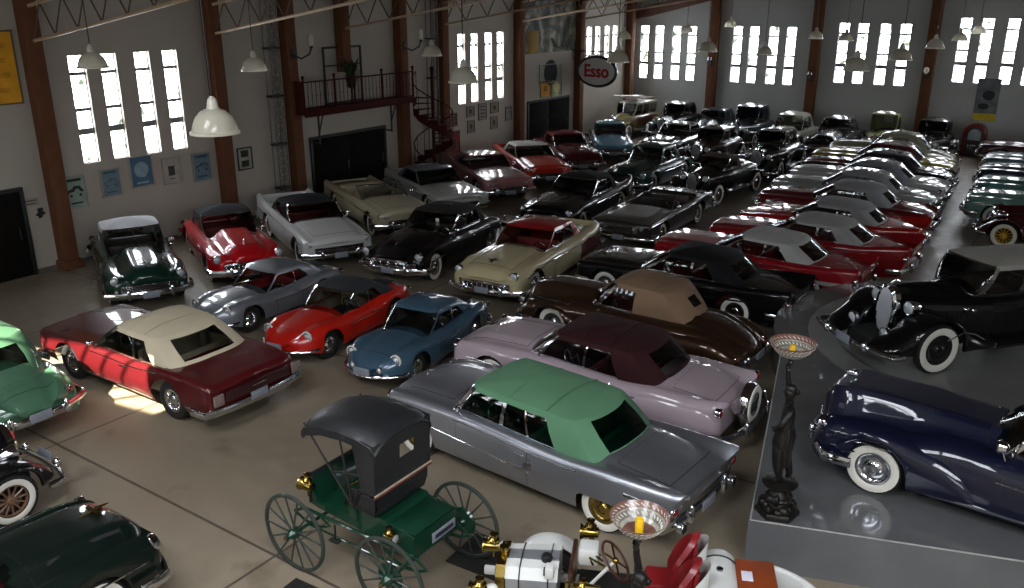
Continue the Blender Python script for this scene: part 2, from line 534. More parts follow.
def grille(B, root, kind, w, z0, z1, n=7, x=None, bow=None):
    """sits on the front face"""
    L = (B.L/2 if x is None else x); bw = B.bow if bow is None else bow
    def X(y): return L-bw*(abs(y)/(B.W/2))**2.2
    m = MB(); back = MB()
    rows = []
    for k in range(-8, 9):
        y = w*k/8; rows.append([(X(y)-.03, y, z0), (X(y)+.006, y, z0), (X(y)+.006, y, z1), (X(y)-.03, y, z1)])
    back.grid(rows, True, True, True)
    bk = back.build('grille', DARK, root)
    if kind in ('bars', 'frame', 'mesh', 'wide'):
        for i in range(n):
            z = lerp(z0, z1, i/(n-1) if n > 1 else .5)
            m.tube([(X(w*k/8)+.015, w*k/8, z) for k in range(-8, 9)], (.022 if i in (0, n-1) else (.010 if kind == 'mesh' else .016)), 6)
    if kind in ('mesh', 'teeth', 'fall'):
        nv = 34 if kind == 'mesh' else (9 if kind == 'teeth' else 26)
        for i in range(nv+1):
            y = lerp(-w, w, i/nv)
            if kind == 'teeth': m.ball((X(y)+.03, y, (z0+z1)/2), (.035, .03, (z1-z0)*.5), 8, 6)
            else: m.box((X(y)+.012, y, (z0+z1)/2), (.02, .008 if kind == 'mesh' else .012, z1-z0))
    if kind == 'teeth':
        for z in (z0, z1): m.tube([(X(w*k/8)+.02, w*k/8, z) for k in range(-8, 9)], .025, 6)
    for y in (-w, w): m.box((X(y)+.01, y, (z0+z1)/2), (.035, .03, z1-z0+.03), .01)
    m.build('grille_bars', CHROME, bk)
    return bk

def seats(root, x0, x1, wm, y=.62, zf=.42, h=.42, steer=True, side=1, xs=None):
    for nm, x in (('front_seat', x1), ('rear_seat', x0)):
        if x is None: continue
        m = MB(); m.box((x, 0, zf+.11), (.5, y*2, .2), .07); m.box((x-.27, 0, zf+.11+h*.55), (.14, y*2, h+.1), .06)
        m.build(nm, wm, root)
    if steer:
        X = (x1+.42) if xs is None else xs
        m = MB(); c = Vector((X, .36*side, zf+.52)); R = .19; T = Matrix.Rotation(rad(-62), 3, 'Y')
        m.tube([c+T @ Vector((cos(a)*R, sin(a)*R, 0)) for a in [2*PI*k/20 for k in range(20)]], .012, 6, closed=True)
        m.cyl(c, c+T @ Vector((0, 0, -.3)) if (T @ Vector((0, 0, -1))).x > 0 else c+T @ Vector((0, 0, .3)), .016, n=6)
        m.tube([c+T @ Vector((-R, 0, 0)), c+T @ Vector((R, 0, 0))], .009, 5); m.tube([c+T @ Vector((0, -R, 0)), c+T @ Vector((0, R, 0))], .009, 5)
        m.build('steering_wheel', CHROME_D, root)

def doors(B, root, pm, cuts, z0=None, handles=True, ztop=None, hz=.78):
    """raised door skins with dark shut lines; cuts: list of (x0, x1) rear/front"""
    for (x0, x1) in cuts:
        for sg in (1, -1):
            zz0 = (B.sill+.05) if z0 is None else z0
            zt = (lambda x: B.FT(x)-B.rs*.45) if ztop is None else ztop
            seam = B.side_panel(x0-.007, x1+.007, zz0-.007, lambda x: zt(x)+.003, .0015, (sg,)).build('door', DARK, root)
            skin = B.side_panel(x0, x1, zz0, zt, .005, (sg,)).build('door_skin', pm, seam)
            if handles:
                y = B.side_y(x0+.14, hz)+.03; h = MB()
                h.tube([(x0+.06, sg*(y-.02), hz), (x0+.08, sg*y, hz), (x0+.2, sg*y, hz), (x0+.22, sg*(y-.02), hz)], .011, 6)
                h.build('door_handle', CHROME, seam)
def lids(B, root, pm, hood=None, trunk=None, fy=.66):
    for nm, r in (('hood', hood), ('trunk_lid', trunk)):
        if not r: continue
        a = B.top_panel(r[0]-.007, r[1]+.007, fy+.007, .0012).build(nm, DARK, root)
        B.top_panel(r[0], r[1], fy, .005).build(nm+'_skin', pm, a)
def mirror_part(B, root, x, z, sides=(1,)):
    for sg in sides:
        y = B.side_y(x, z)-.03
        m = MB(); m.cyl((x, sg*y, z-.02), (x, sg*(y+.1), z+.1), .01, n=6); m.ball((x, sg*(y+.11), z+.13), (.035, .07, .055), 10, 6)
        m.build('side_mirror', CHROME, root)
def plate(B, root, front=True, z=.42, y=0, w=.36, h=.15, off=.08):
    sg = 1 if front else -1; m = MB(); m.box((sg*(B.L/2+off+.02), y, z), (.015, w, h), .004)
    m.build('license_plate', PLATE, root)
def ornament(B, root, x, kind='rocket', m=None):
    z = B.surf_z(x, 0)+.0; a = MB()
    if kind == 'rocket':
        a.tube([(x+.16, 0, z+.05), (x+.05, 0, z+.055), (x-.1, 0, z+.05), (x-.26, 0, z+.035)], [.004, .022, .016, .006], 8)
        a.box((x-.02, 0, z+.02), (.14, .012, .05)); a.box((x-.05, 0, z+.055), (.05, .26, .008))
    elif kind == 'v':
        for s_ in (1, -1): a.tube([(x+.02, 0, z+.01), (x-.14, s_*.2, z+.012)], .011, 6)
    else:
        a.ball((x, 0, z+.05), (.08, .02, .045), 8, 6)
    a.build('hood_ornament', m or CHROME, root)

# ------------------------------------------------------------------ body families
def fam(kind):
    if kind == 'fin':      # late fifties convertible, tail fins
        return dict(L=5.6, W=1.98, xf=1.78, xr=-1.5, ft=[(-2.8, 1.05), (-2.3, 1.0), (-1.3, .93), (.8, .93), (1.6, .92), (2.5, .90), (2.8, .88)],
            ct=[(-2.8, .78), (-2.3, .86), (-1.6, .93), (.95, .98), (2.0, .95), (2.55, .90), (2.8, .84)], pw=[(-2.8, .94), (0, .97), (2.8, .95)],
            ry=.13, rs=.11, vw=.3, dip=.02, cab=(-1.35, .8), bow=.14, bowr=.08, leanr=.22, leanf=.12, rend=.10), \
            dict(xb0=-1.62, xb1=1.02, xt0=-1.08, xt1=.36, zt=1.34, crown=.11, wt=.70)
    if kind == 'slab':     # sixties slab sided
        return dict(L=5.4, W=2.0, xf=1.62, xr=-1.42, ft=[(-2.7, .86), (-1.9, .93), (-1.2, .93), (-.4, .88), (.9, .89), (2.7, .86)],
            ct=[(-2.7, .84), (-1.7, .91), (.95, .93), (2.0, .91), (2.7, .85)], pw=[(-2.7, .93), (-1.2, .985), (0, .96), (2.7, .95)],
            ry=.09, rs=.07, vw=.3, dip=-.0, cab=(-1.3, .8), bow=.08, bowr=.05, leanf=.1, leanr=-.08, rend=.08, tuck=.1), \
            dict(xb0=-1.65, xb1=.95, xt0=-1.0, xt1=.34, zt=1.34, crown=.09, wt=.70)
    if kind == 'mid':      # early and mid fifties
        return dict(L=5.4, W=1.95, xf=1.72, xr=-1.5, ft=[(-2.7, .86), (-2.3, .93), (-1.5, .95), (-.6, .93), (.9, .97), (1.9, .96), (2.5, .93), (2.7, .90)],
            ct=[(-2.7, .72), (-2.35, .86), (-1.6, .98), (.95, 1.05), (2.0, 1.02), (2.5, .96), (2.7, .86)], pw=[(-2.7, .86), (-2, .94), (0, .955), (2.2, .95), (2.7, .9)],
            ry=.2, rs=.17, vw=.42, dip=.025, cab=(-1.3, .75), bow=.16, bowr=.18, rend=.13, endz=.06, r=.37), \
            dict(xb0=-1.6, xb1=.95, xt0=-1.1, xt1=.34, zt=1.44, crown=.11, wt=.69)
    if kind == 'fat':      # late forties, tall bonnet between full wings
        return dict(L=5.1, W=1.92, xf=1.6, xr=-1.45, ft=[(-2.55, .72), (-2.1, .86), (-1.3, .92), (-.3, .92), (.9, .94), (1.8, .9), (2.35, .88), (2.55, .84)],
            ct=[(-2.55, .62), (-2.2, .84), (-1.5, 1.0), (.9, 1.12), (1.7, 1.08), (2.3, 1.02), (2.55, .88)], pw=[(-2.55, .74), (-2.0, .9), (0, .93), (2.0, .93), (2.55, .8)],
            ry=.26, rs=.22, vw=.55, dip=.05, cab=(-1.25, .7), bow=.18, bowr=.28, rend=.2, endz=.08, r=.38), \
            dict(xb0=-1.6, xb1=.85, xt0=-1.1, xt1=.38, zt=1.5, crown=.12, wt=.68)
    if kind == 'alp':      # small rear engined berlinette
        return dict(L=3.9, W=1.5, xf=1.17, xr=-1.0, r=.3, ra=.35, tw=.16, sill=.2, ft=[(-1.95, .66), (-1.5, .76), (-.9, .78), (-.1, .70), (.6, .72), (1.2, .74), (1.6, .70), (1.95, .56)],
            ct=[(-1.95, .6), (-1.5, .74), (-.9, .82), (.55, .76), (1.2, .71), (1.7, .62), (1.95, .48)], pw=[(-1.95, .56), (-1.4, .70), (-.9, .735), (0, .70), (.9, .735), (1.6, .70), (1.95, .54)],
            ry=.2, rs=.17, vw=.5, dip=.015, cab=(-.75, .5), bow=.28, bowr=.2, rend=.18, floor=.3, zmid=.42, endz=.06, tuck=.06), \
            dict(xb0=-1.4, xb1=.72, xt0=-.74, xt1=.27, zt=1.13, crown=.10, wt=.51, soft=False, cf=.14, cr=.2, wins=[(.04, .5), (.53, .76)], inset=.07, rw=.7)

def make_car(name, kind, loc, rz, label, col, cat='car', group=None, over=None, top=None, gh=None, metal=0.0, inter='#3a2d28', wheel='W',
             heads=None, gr=None, tails=None, bump=None, extra=None, gm=None, lod=0, doorcuts=None, plate_at=None, hoods=True, stc=True, drv=1, bumpers=True):
    bk, gk = fam(kind)
    if over: bk.update(over)
    B = Body(**bk); L = B.L/2
    root = thing(name, (loc[0], loc[1], loc[2] if len(loc) > 2 else 0), rz, label, cat, group)
    pm = paint(col, metal); im = leather(inter)
    B.build(root, pm, im)
    if top is not None:
        g = dict(gk); g.update(gh or {})
        if top == 'open':
            openscreen(B, root, g)
        else:
            soft = g.get('soft', True)
            greenhouse(B, root, fabric(top) if soft else paint(top), g, gm, g.get('pillar'))
    # windows to the cabin
    seats(root, B.cab[0]+.45 if kind != 'alp' else None, (.0 if kind != 'alp' else -.25), leather(inter), y=B.W/2-.36, zf=B.floor-.06, h=.42 if kind != 'alp' else .34, side=drv, xs=B.cab[1]-.42)
    wy = min(B.PW(B.xf), B.PW(B.xr))-B.tw/2-.075
    add_wheels(root, [(B.xf, wy), (B.xf, -wy), (B.xr, wy), (B.xr, -wy)], B.r, B.tw, wheel)
    # lamps
    hs = heads or dict(y=[.74], z=.74, r=.1)
    if hs.get('y'):
        for yy in hs['y']:
            for sg in (1, -1):
                x = L-B.bow*(yy/(B.W/2))**2.2+B.leanf*(hs['z']-.55)+hs.get('dx', .0)-.05
                lamp(root, 'headlight', (x, sg*yy, hs['z']), hs['r'])
    if hs.get('y') and kind in ('mid', 'fat', 'fin'): pass
    g0 = gr or dict(kind='bars', w=.62, z0=.42, z1=.62, n=5)
    if g0.get('kind'): grille(B, root, g0['kind'], g0['w'], g0['z0'], g0['z1'], g0.get('n', 5))
    ts = tails or dict(y=.8, z=.72, r=.07)
    for sg in (1, -1):
        if ts.get('r'):
            x = -(L-B.bowr*(ts['y']/(B.W/2))**2.2)-B.leanr*(ts['z']-.55)+ts.get('dx', 0)
            lamp(root, 'tail_light', (x, sg*ts['y'], ts['z']), ts['r'], False, CHROME, REDLENS)
    if bumpers:
        bo = bump or {}
        bumper(B, root, True, **{**dict(z=.46), **bo.get('f', {})})
        bumper(B, root, False, **{**dict(z=.48), **bo.get('r', {})})
    if lod < 2:
        cuts = doorcuts or [(B.cab[0]+.95 if kind != 'alp' else -.35, B.cab[1]-.08 if kind != 'alp' else .42)]
        doors(B, root, pm, cuts, hz=.76 if kind != 'alp' else .6)
        if hoods:
            gx = dict(gk); gx.update(gh or {})
            lids(B, root, pm, hood=(gx['xb1']+.06, L-.34), trunk=(-L+.3, gx['xb0']-.1) if top is not None else None, fy=.62 if kind != 'alp' else .55)
        if kind != 'alp': mirror_part(B, root, B.cab[1]-.12, B.FT(B.cab[1]-.12)-.02, (1,))
        # chrome belt strip
        for sg in (1, -1): B.ribbon([(lerp(B.cab[0]+.1, B.cab[1], k/10), B.FT(lerp(B.cab[0]+.1, B.cab[1], k/10))-B.rs-.01) for k in range(11)], .018, sides=(sg,)).build('belt_strip', CHROME, root)
    plate(B, root, True, y=0, z=.44); plate(B, root, False, z=.5, off=.07)
    if extra: extra(B, root, pm)
    return root, B

def openscreen(B, root, g):
    """raised windscreen of a car with its top down, plus the folded top bundle"""
    xb, xt, zt = g['xb1'], g['xt1'], g['zt']; m = MB(); fr = MB(); rows = []
    wb = B.side_y(xb-.2, B.FT(xb-.2)-.02)-.12; wt = g['wt']+.02
    for t in (0, .33, .66, 1):
        row = []
        for k in range(-8, 9):
            u = k/8; w = lerp(wb, wt, t); x = lerp(xb, xt, t)-.2*abs(u)**2.6; z = lerp(B.surf_z(x, w*abs(u))-.01, zt-.03, t)
            row.append((x, w*u, z))
        rows.append(row)
    m.grid(rows); m.build('windshield', GLASS, root)
    edge = [rows[i][0] for i in range(4)]+rows[3][1:-1]+[rows[i][-1] for i in (3, 2, 1, 0)]
    fr.tube(edge, .022, 6); fr.build('window_frame', CHROME, root)
    b = MB(); c0 = B.cab[0]
    rows = []
    for i in range(9):
        a = PI*i/8; rows.append([(c0-.02+.2*cos(a), y, B.FT(c0)-.03+.13*sin(a)*(1-.3*abs(y/.8)**3)) for y in [-.74+.74*2*k/12 for k in range(13)]])
    b.grid(rows); b.box((c0-.02, 0, B.FT(c0)-.06), (.38, 1.5, .1), .03)
    b.build('folded_top', fabric(g.get('foldcol', '#5a5348')), root)

def fender(root, pm, x0, x1, zt, yi, yo, axle, ra, r, zb=.3, name='front_fender', rend=.22, hzm=.24, mir=True, skirt=None, round_=1.0):
    ZT = pchip(zt); YO = pchip(yo) if isinstance(yo, list) else (lambda x: yo); ZB = pchip(zb) if isinstance(zb, list) else (lambda x: zb)
    YI = pchip(yi) if isinstance(yi, list) else (lambda x: yi)
    xs = [lerp(x0, x1, i/26) for i in range(27)]
    if axle is not None:
        xs = [x for x in xs if abs(x-axle) > ra+.02]+[axle+ra*cos(PI*i/12) for i in range(13)]+[axle-ra-.004, axle+ra+.004]
    xs += [x0+.02, x0+.06, x1-.02, x1-.06]
    xs = sorted(x for x in xs if x0 <= x <= x1)
    for sg in ((1, -1) if mir else (1,)):
        rows = []; last = None
        for x in xs:
            if last is not None and x-last < .003: continue
            last = x
            d = min(x-x0, x1-x); e = 1 if d >= rend else math.sqrt(max(0, 1-((rend-d)/rend)**2))
            z1 = ZT(x); z0 = ZB(x); ztop = z0+.02+(z1-z0-.02)*(.55+.45*e); 
            if axle is not None and abs(x-axle) <= ra+1e-6:
                za = r+math.sqrt(max(0, ra*ra-(x-axle)**2)); 
                if skirt is not None: za = min(za, skirt)
                z0 = max(z0, za)
            z0 = min(z0, ztop-.03)
            yi_ = YI(x); yo_ = yi_+(YO(x)-yi_)*(.35+.65*e); ym = (yi_+yo_)/2; hw = (yo_-yi_)/2; hz = min(hzm, (ztop-z0)*.75)
            row = []
            for a in (180, 160, 140, 115, 90, 70, 50, 32, 15, 0):
                ca, sa = cos(rad(a)), sin(rad(a))
                row.append((x, ym+hw*(abs(ca)**.85)*(1 if ca > 0 else -1), ztop-hz+hz*sa**(.9)))
            zl = ztop-hz
            for t in (.3, .65, 1): row.append((x, yo_-.05*t*t, lerp(zl, z0, t)))
            row.append((x, yo_-.09, z0+.01))
            rows.append([(a, sg*b, c) for a, b, c in row])
        m = MB(); m.grid(rows, cap0=True, cap1=True)
        m.build(name, pm, root, sharp=40)

def prewar(name, loc, rz, label, col, cat='car', group=None, L=4.9, W=1.8, r=.38, xf=1.55, xr=-1.45, roof=None, top=None, top_kind='sedan', nose='fall', inter='#3c3028',
           wheel='W', hoodz=1.08, hoodw=.27, cowlw=.62, bodyw=.74, belt=1.12, zt=1.62, rear='round', fcol=None, metal=0, spare=False, lod=0, gh=None, lampz=.92, fendz=.86, tailcut=0, gm=None, podlamps=True):
    root = thing(name, (loc[0], loc[1], loc[2] if len(loc) > 2 else 0), rz, label, cat, group)
    pm = paint(col, metal); fm = paint(fcol or col, metal); h = L/2
    xn = xf+.35                       # radiator shell
    B = Body(L=2*xn if False else L, W=bodyw*2, arches=False, sill=.40, r=r, cab=(-1.15, .55), floor=.5, zmid=.7, tuck=.03, lean=.06,
             ft=[(-h, .72), (-h+.35, .98), (-1.35, belt-.04), (.6, belt-.06), (xn-.1, hoodz-.16), (xn+.1, hoodz-.2), (h, .5)],
             ct=[(-h, .62), (-h+.3, .9), (-1.5, belt), (.7, belt+.04), (xn, hoodz), (h, .55)],
             pw=[(-h, bodyw*.62), (-h+.5, bodyw*.9), (-.9, bodyw), (.2, bodyw), (.75, cowlw), (xn, hoodw), (h, hoodw*.6)],
             ry=.22, rs=.18, vw=.8, crown=.03, rend=.3, endz=.15, bow=.02, bowr=.16)
    # the body loft stops at the radiator
    st = B.stations
    B.stations = lambda: sorted([x for x in st() if x < xn-.01]+[xn])
    B.build(root, pm, leather(inter))
    # running boards and fenders
    yo = W/2
    fender(root, fm, .35, h-.02, [(.35, .42), (.8, .50), (xf-.35, fendz-.12), (xf-.02, fendz), (xf+.25, fendz-.06), (h-.02, .48)], [(.35, .5), (1.1, .46), (h, .3)], [(.35, yo-.03), (xf, yo), (h, yo-.12)], xf, r+.07, r, zb=[(.35, .36), (xf, .34), (h, .42)])
    fender(root, fm, -h+.0, -.72, [(-h, .46), (xr-.35, fendz-.14), (xr, fendz-.02), (xr+.4, fendz-.2), (-.72, .44)], .5, [(-h, yo-.2), (xr, yo), (-.72, yo-.03)], xr, r+.06, r, zb=[(-h, .42), (-.72, .36)], name='rear_fender')
    for sg in (1, -1):
        m = MB(); m.box((-.15, sg*(yo-.14), .38), (1.5, .3, .05), .02)
        for k in range(4): m.box((-.15, sg*(yo-.23+.06*k), .41), (1.3, .012, .01))
        m.build('running_board', BLACK, root)
    g = dict(xb0=-1.75, xb1=.72, xt0=-1.2, xt1=.42, zt=zt-.08, crown=.1, wt=.58, cf=.1, cr=.28, inset=.06, rw=.42, rt=(.3, .75), wins=[(.05, .42), (.47, .8)])
    if top_kind == 'coupe': g.update(xb0=-.95, xt0=-.55, wins=[(.08, .72)])
    if top_kind == 'rumble': g.update(xb0=-.8, xt0=-.62, wins=[(.08, .7)], crown=.08)
    g.update(gh or {})
    soft = top is not None
    g['soft'] = soft
    greenhouse(B, root, fabric(top) if soft else paint(roof or col), g, gm, None if soft else paint(roof or col), trim=soft)
    seats(root, -.85 if top_kind == 'sedan' else None, -.05, leather(inter), y=bodyw-.14, zf=.5, xs=.4)
    add_wheels(root, [(xf, yo-.15), (xf, -yo+.15), (xr, yo-.15), (xr, -yo+.15)], r, .17, wheel)
    # radiator shell and grille
    gz0, gz1, gw = .42, hoodz+.02, hoodw+.0
    sh = MB(); rows = []
    for (x, s_) in ((xn-.05, 1.03), (xn+.05, 1.03), (xn+.09, .9)):
        row = []
        for k in range(25):
            a = -PI/2+2*PI*k/24; c_, s2 = cos(a), sin(a)
            y = gw*s_*(abs(c_)**.7)*(1 if c_ > 0 else -1); z = (gz0+gz1)/2+(gz1-gz0)/2*s_*(abs(s2)**.8)*(1 if s2 > 0 else -1)
            if z < (gz0+gz1)/2: y *= lerp(.62, 1, (z-gz0)/((gz1-gz0)/2)) if z > gz0 else .62
            row.append((x+(.1 if False else 0), y, z))
        rows.append(row)
    sh.grid(rows[:2], True); sh.grid([rows[1], rows[2]], True)
    shell = sh.build('radiator_shell', CHROME, root)
    bk = MB(); bk.grid([[(xn+.03, p[1]*.9, p[2]) for p in rows[2]], [(xn+.04, 0, (gz0+gz1)/2)]*1*1 and [(xn+.04, 0, (gz0+gz1)/2) for _ in rows[2]]], True); bk.build('grille', DARK, shell)
    b = MB(); nb = 15 if lod < 1 else 9
    for k in range(nb):
        u = (k-(nb-1)/2)/((nb-1)/2); zz = (gz1-gz0)/2*math.sqrt(max(.05, 1-abs(u)**2.6))
        b.box((xn+.075, u*gw*.72, (gz0+gz1)/2+.02), (.03, .014, zz*1.75), .004)
    if nose == 'cross':
        for k in range(6): b.box((xn+.07, 0, lerp(gz0+.15, gz1-.12, k/5)), (.02, gw*1.5, .012))
    b.build('grille_bars', mat('satin grille bars', '#d3d6da', .38, .6, noise=(9, .05)), shell)
    for sg in (1, -1):
        x = xn-.12; y = hoodw+.17
        if podlamps:
            m = MB(); m.cyl((x-.1, sg*(hoodw*.8), lampz-.2), (x, sg*y, lampz-.06), .02, n=6)
            m.lathe([(.001, -.3), (.05, -.27), (.1, -.16), (.125, -.04), (.128, 0), (.115, .015), (.10, .01)], (x+.05, sg*y, lampz), 'x', 16); hl = m.build('headlight', CHROME if lod < 3 else BLACK, root)
            MB().lathe([(.11, 0), (.08, .025), (.001, .035)], (x+.06, sg*y, lampz), 'x', 16).build('lens', LENS, hl)
        else:
            lamp(root, 'headlight', (h-.22, sg*(W/2-.26), fendz-.16), .1)
        lamp(root, 'tail_light', (-h+.1, sg*(W/2-.3), .62), .045, False, CHROME, REDLENS)
    B.W = W; B.bow = .1
    bumper(B, root, True, h=.1, z=.42, ext=.08, wrap=.2, guards=2); bumper(B, root, False, h=.1, z=.42, ext=.06, wrap=.2, guards=2)
    plate(B, root, True, z=.46, off=.14); plate(B, root, False, z=.5, off=.12)
    m = MB(); m.tube([(xn+.1, 0, gz1-.02), (xn, 0, gz1+.03), (xn-.1, 0, gz1+.07), (xn-.18, 0, gz1+.05)], [.01, .03, .03, .01], 8); m.build('hood_ornament', CHROME, root)
    B.W = bodyw*2
    if lod < 2:
        for k in range(1):
            m = MB(); m.tube([(lerp(.62, xn, i/8), 0, B.CT(lerp(.62, xn, i/8))+B.crown+.004) for i in range(9)], .008, 5); m.build('hood_hinge', CHROME_D, root)
        doors(B, root, pm, [(-.28, .5)]+([(-1.12, -.33)] if top_kind == 'sedan' else []), z0=.48, hz=.9)
        lv = MB()
        for sg in (1, -1):
            for k in range(9):
                x = .85+k*.075; lv.box((x, sg*(B.side_y(x, .82)+.004), .82), (.012, .014, .18), .004)
        lv.build('hood_louvre', pm, root)
    return root, B

# ------------------------------------------------------------------ the hall
XL, XR, YN, YB = -22.75, 9.0, -4.0, 45.4
def floor_mat():
    m = bpy.data.materials.new('worn concrete floor'); m.use_nodes = True; nt = m.node_tree; L = nt.links; b = nt.nodes['Principled BSDF']
    geo = nt.nodes.new('ShaderNodeNewGeometry'); sep = nt.nodes.new('ShaderNodeSeparateXYZ'); L.new(geo.outputs['Position'], sep.inputs[0])
    def N(t, **k):
        n = nt.nodes.new(t)
        for a, v in k.items(): setattr(n, a, v)
        return n
    def math_(op, a, b_=None):
        n = N('ShaderNodeMath', operation=op)
        for i, v in enumerate((a, b_)):
            if v is None: continue
            if hasattr(v, 'node'): L.new(v, n.inputs[i])
            else: n.inputs[i].default_value = v
        return n.outputs[0]
    def joint(s, off, per):
        a = math_('PINGPONG', math_('ADD', s, off), per/2)
        return math_('LESS_THAN', a, .022)
    jx = joint(sep.outputs['X'], 12.5+22, 5.3); jy = joint(sep.outputs['Y'], -6.17+21.2, 5.3)
    j = math_('MAXIMUM', jx, jy)
    n1 = N('ShaderNodeTexNoise'); n1.inputs['Scale'].default_value = .35; n1.inputs['Detail'].default_value = 6; L.new(geo.outputs['Position'], n1.inputs['Vector'])
    n2 = N('ShaderNodeTexNoise'); n2.inputs['Scale'].default_value = 3.2; n2.inputs['Detail'].default_value = 8; L.new(geo.outputs['Position'], n2.inputs['Vector'])
    n3 = N('ShaderNodeTexNoise'); n3.inputs['Scale'].default_value = 1.1; n3.inputs['Detail'].default_value = 3; L.new(geo.outputs['Position'], n3.inputs['Vector'])
    cr = N('ShaderNodeValToRGB'); cr.color_ramp.elements[0].position = .3; cr.color_ramp.elements[1].position = .72
    cr.color_ramp.elements[0].color = lin('#706452'); cr.color_ramp.elements[1].color = lin('#8b7f6d')
    add = math_('ADD', math_('MULTIPLY', n1.outputs['Fac'], .65), math_('MULTIPLY', n2.outputs['Fac'], .35)); L.new(add, cr.inputs[0])
    st = N('ShaderNodeValToRGB'); st.color_ramp.elements[0].position = .62; st.color_ramp.elements[1].position = .75
    st.color_ramp.elements[0].color = (1, 1, 1, 1); st.color_ramp.elements[1].color = (.62, .58, .55, 1); L.new(n3.outputs['Fac'], st.inputs[0])
    mx = N('ShaderNodeMix', data_type='RGBA', blend_type='MULTIPLY'); mx.inputs[0].default_value = 1; L.new(cr.outputs[0], mx.inputs[6]); L.new(st.outputs[0], mx.inputs[7])
    m2 = N('ShaderNodeMix', data_type='RGBA'); L.new(j, m2.inputs[0]); L.new(mx.outputs[2], m2.inputs[6]); m2.inputs[7].default_value = lin('#4b4238')
    L.new(m2.outputs[2], b.inputs['Base Color'])
    rr = N('ShaderNodeMapRange'); rr.inputs['From Min'].default_value = .35; rr.inputs['From Max'].default_value = .65; rr.inputs['To Min'].default_value = .36; rr.inputs['To Max'].default_value = .55
    L.new(n2.outputs['Fac'], rr.inputs['Value']); L.new(rr.outputs[0], b.inputs['Roughness'])
    b.inputs['Specular IOR Level'].default_value = .5
    bp = N('ShaderNodeBump'); bp.inputs['Strength'].default_value = .25; bp.inputs['Distance'].default_value = .01; L.new(math_('SUBTRACT', n2.outputs['Fac'], math_('MULTIPLY', j, 2.0)), bp.inputs['Height']); L.new(bp.outputs[0], b.inputs['Normal'])
    return m
FLOOR = floor_mat()
WALLM = mat('painted plaster wall', '#9f978c', .9, noise=(.5, .06), bump=(14, .08))
WALLB = mat('pale grey plaster wall', '#9a9c98', .9, noise=(.5, .05), bump=(14, .08))
BRICK = mat('brown painted column', '#5c3a26', .85, spec=.2, noise=(3, .12), bump=(22, .2))
WOODB = mat('brown roof timber', '#553020', .7, noise=(4, .2), bump=(30, .2))
CEIL = mat('dark ceiling boards', '#4a3a2e', .9, noise=(2, .15))
STEEL = mat('cream painted steel', '#a58f74', .5, noise=(5, .08))
IRON = mat('black iron', '#141210', .6, noise=(8, .2), bump=(40, .2))
DOORM = mat('dark brown door', '#120f0c', .85, spec=.1, noise=(3, .2))
def pane_mat():
    m = bpy.data.materials.new('daylight in window glass'); m.use_nodes = True; nt = m.node_tree; L = nt.links; nt.nodes.clear()
    o = nt.nodes.new('ShaderNodeOutputMaterial'); e = nt.nodes.new('ShaderNodeEmission'); g = nt.nodes.new('ShaderNodeBsdfGlossy'); mx = nt.nodes.new('ShaderNodeMixShader')
    geo = nt.nodes.new('ShaderNodeNewGeometry'); n = nt.nodes.new('ShaderNodeTexNoise'); n.inputs['Scale'].default_value = 2.6; n.inputs['Detail'].default_value = 6
    L.new(geo.outputs['Position'], n.inputs['Vector'])
    cr = nt.nodes.new('ShaderNodeValToRGB'); els = cr.color_ramp.elements
    els[0].position = .50; els[0].color = lin('#f2f7ff'); els[1].position = .66; els[1].color = (.022, .030, .018, 1)
    L.new(n.outputs['Fac'], cr.inputs[0]); L.new(cr.outputs[0], e.inputs['Color']); e.inputs['Strength'].default_value = PANE_E
    g.inputs['Roughness'].default_value = .05; mx.inputs[0].default_value = .04
    L.new(e.outputs[0], mx.inputs[1]); L.new(g.outputs[0], mx.inputs[2]); L.new(mx.outputs[0], o.inputs[0])
    return m
PANE_E = 20.0
PANE = pane_mat()
SLOT = [(0, .47), (.886, 1.356), (1.907, 2.377), (2.80, 3.27)]
def wall_with_slots(name, axis, at, out, u0, u1, zf, slots, mt, thick=.35, tilt=None):
    """axis 'x': plane x=at running along y; slots (a, b, z0, z1); the openings are real and have reveals"""
    us = sorted(set([u0, u1]+[v for s_ in slots for v in s_[:2]])); zs = sorted(set([0, zf]+[v for s_ in slots for v in s_[2:]]))
    m = MB()
    def P(u, z, d): return (at+out*d, u, z) if axis == 'x' else (u, at+out*d, z)
    def hole(ua, za): return any(a-1e-6 <= ua < b-1e-6 and c-1e-6 <= za < d-1e-6 for a, b, c, d in slots)
    for i in range(len(us)-1):
        for k in range(len(zs)-1):
            if hole(us[i], zs[k]): continue
            q = [(us[i], zs[k]), (us[i+1], zs[k]), (us[i+1], zs[k+1]), (us[i], zs[k+1])]
            m.add([P(u, z, 0) for u, z in q], [(0, 1, 2, 3)]); m.add([P(u, z, thick) for u, z in q], [(3, 2, 1, 0)])
    for a, b, c, d in slots:
        for (p, q) in (((a, c), (b, c)), ((b, c), (b, d)), ((b, d), (a, d)), ((a, d), (a, c))):
            m.add([P(*p, 0), P(*q, 0), P(*q, thick), P(*p, thick)], [(0, 1, 2, 3)])
    me = bpy.data.meshes.new(name); me.from_pydata(m.v, [], m.f); me.materials.append(mt)
    bm = bmesh.new(); bm.from_mesh(me); bmesh.ops.remove_doubles(bm, verts=bm.verts, dist=1e-5); bmesh.ops.recalc_face_normals(bm, faces=bm.faces); bm.to_mesh(me); bm.free()
    o = link(bpy.data.objects.new(name, me)); tag(o, kind='structure'); return o
WN = [0]
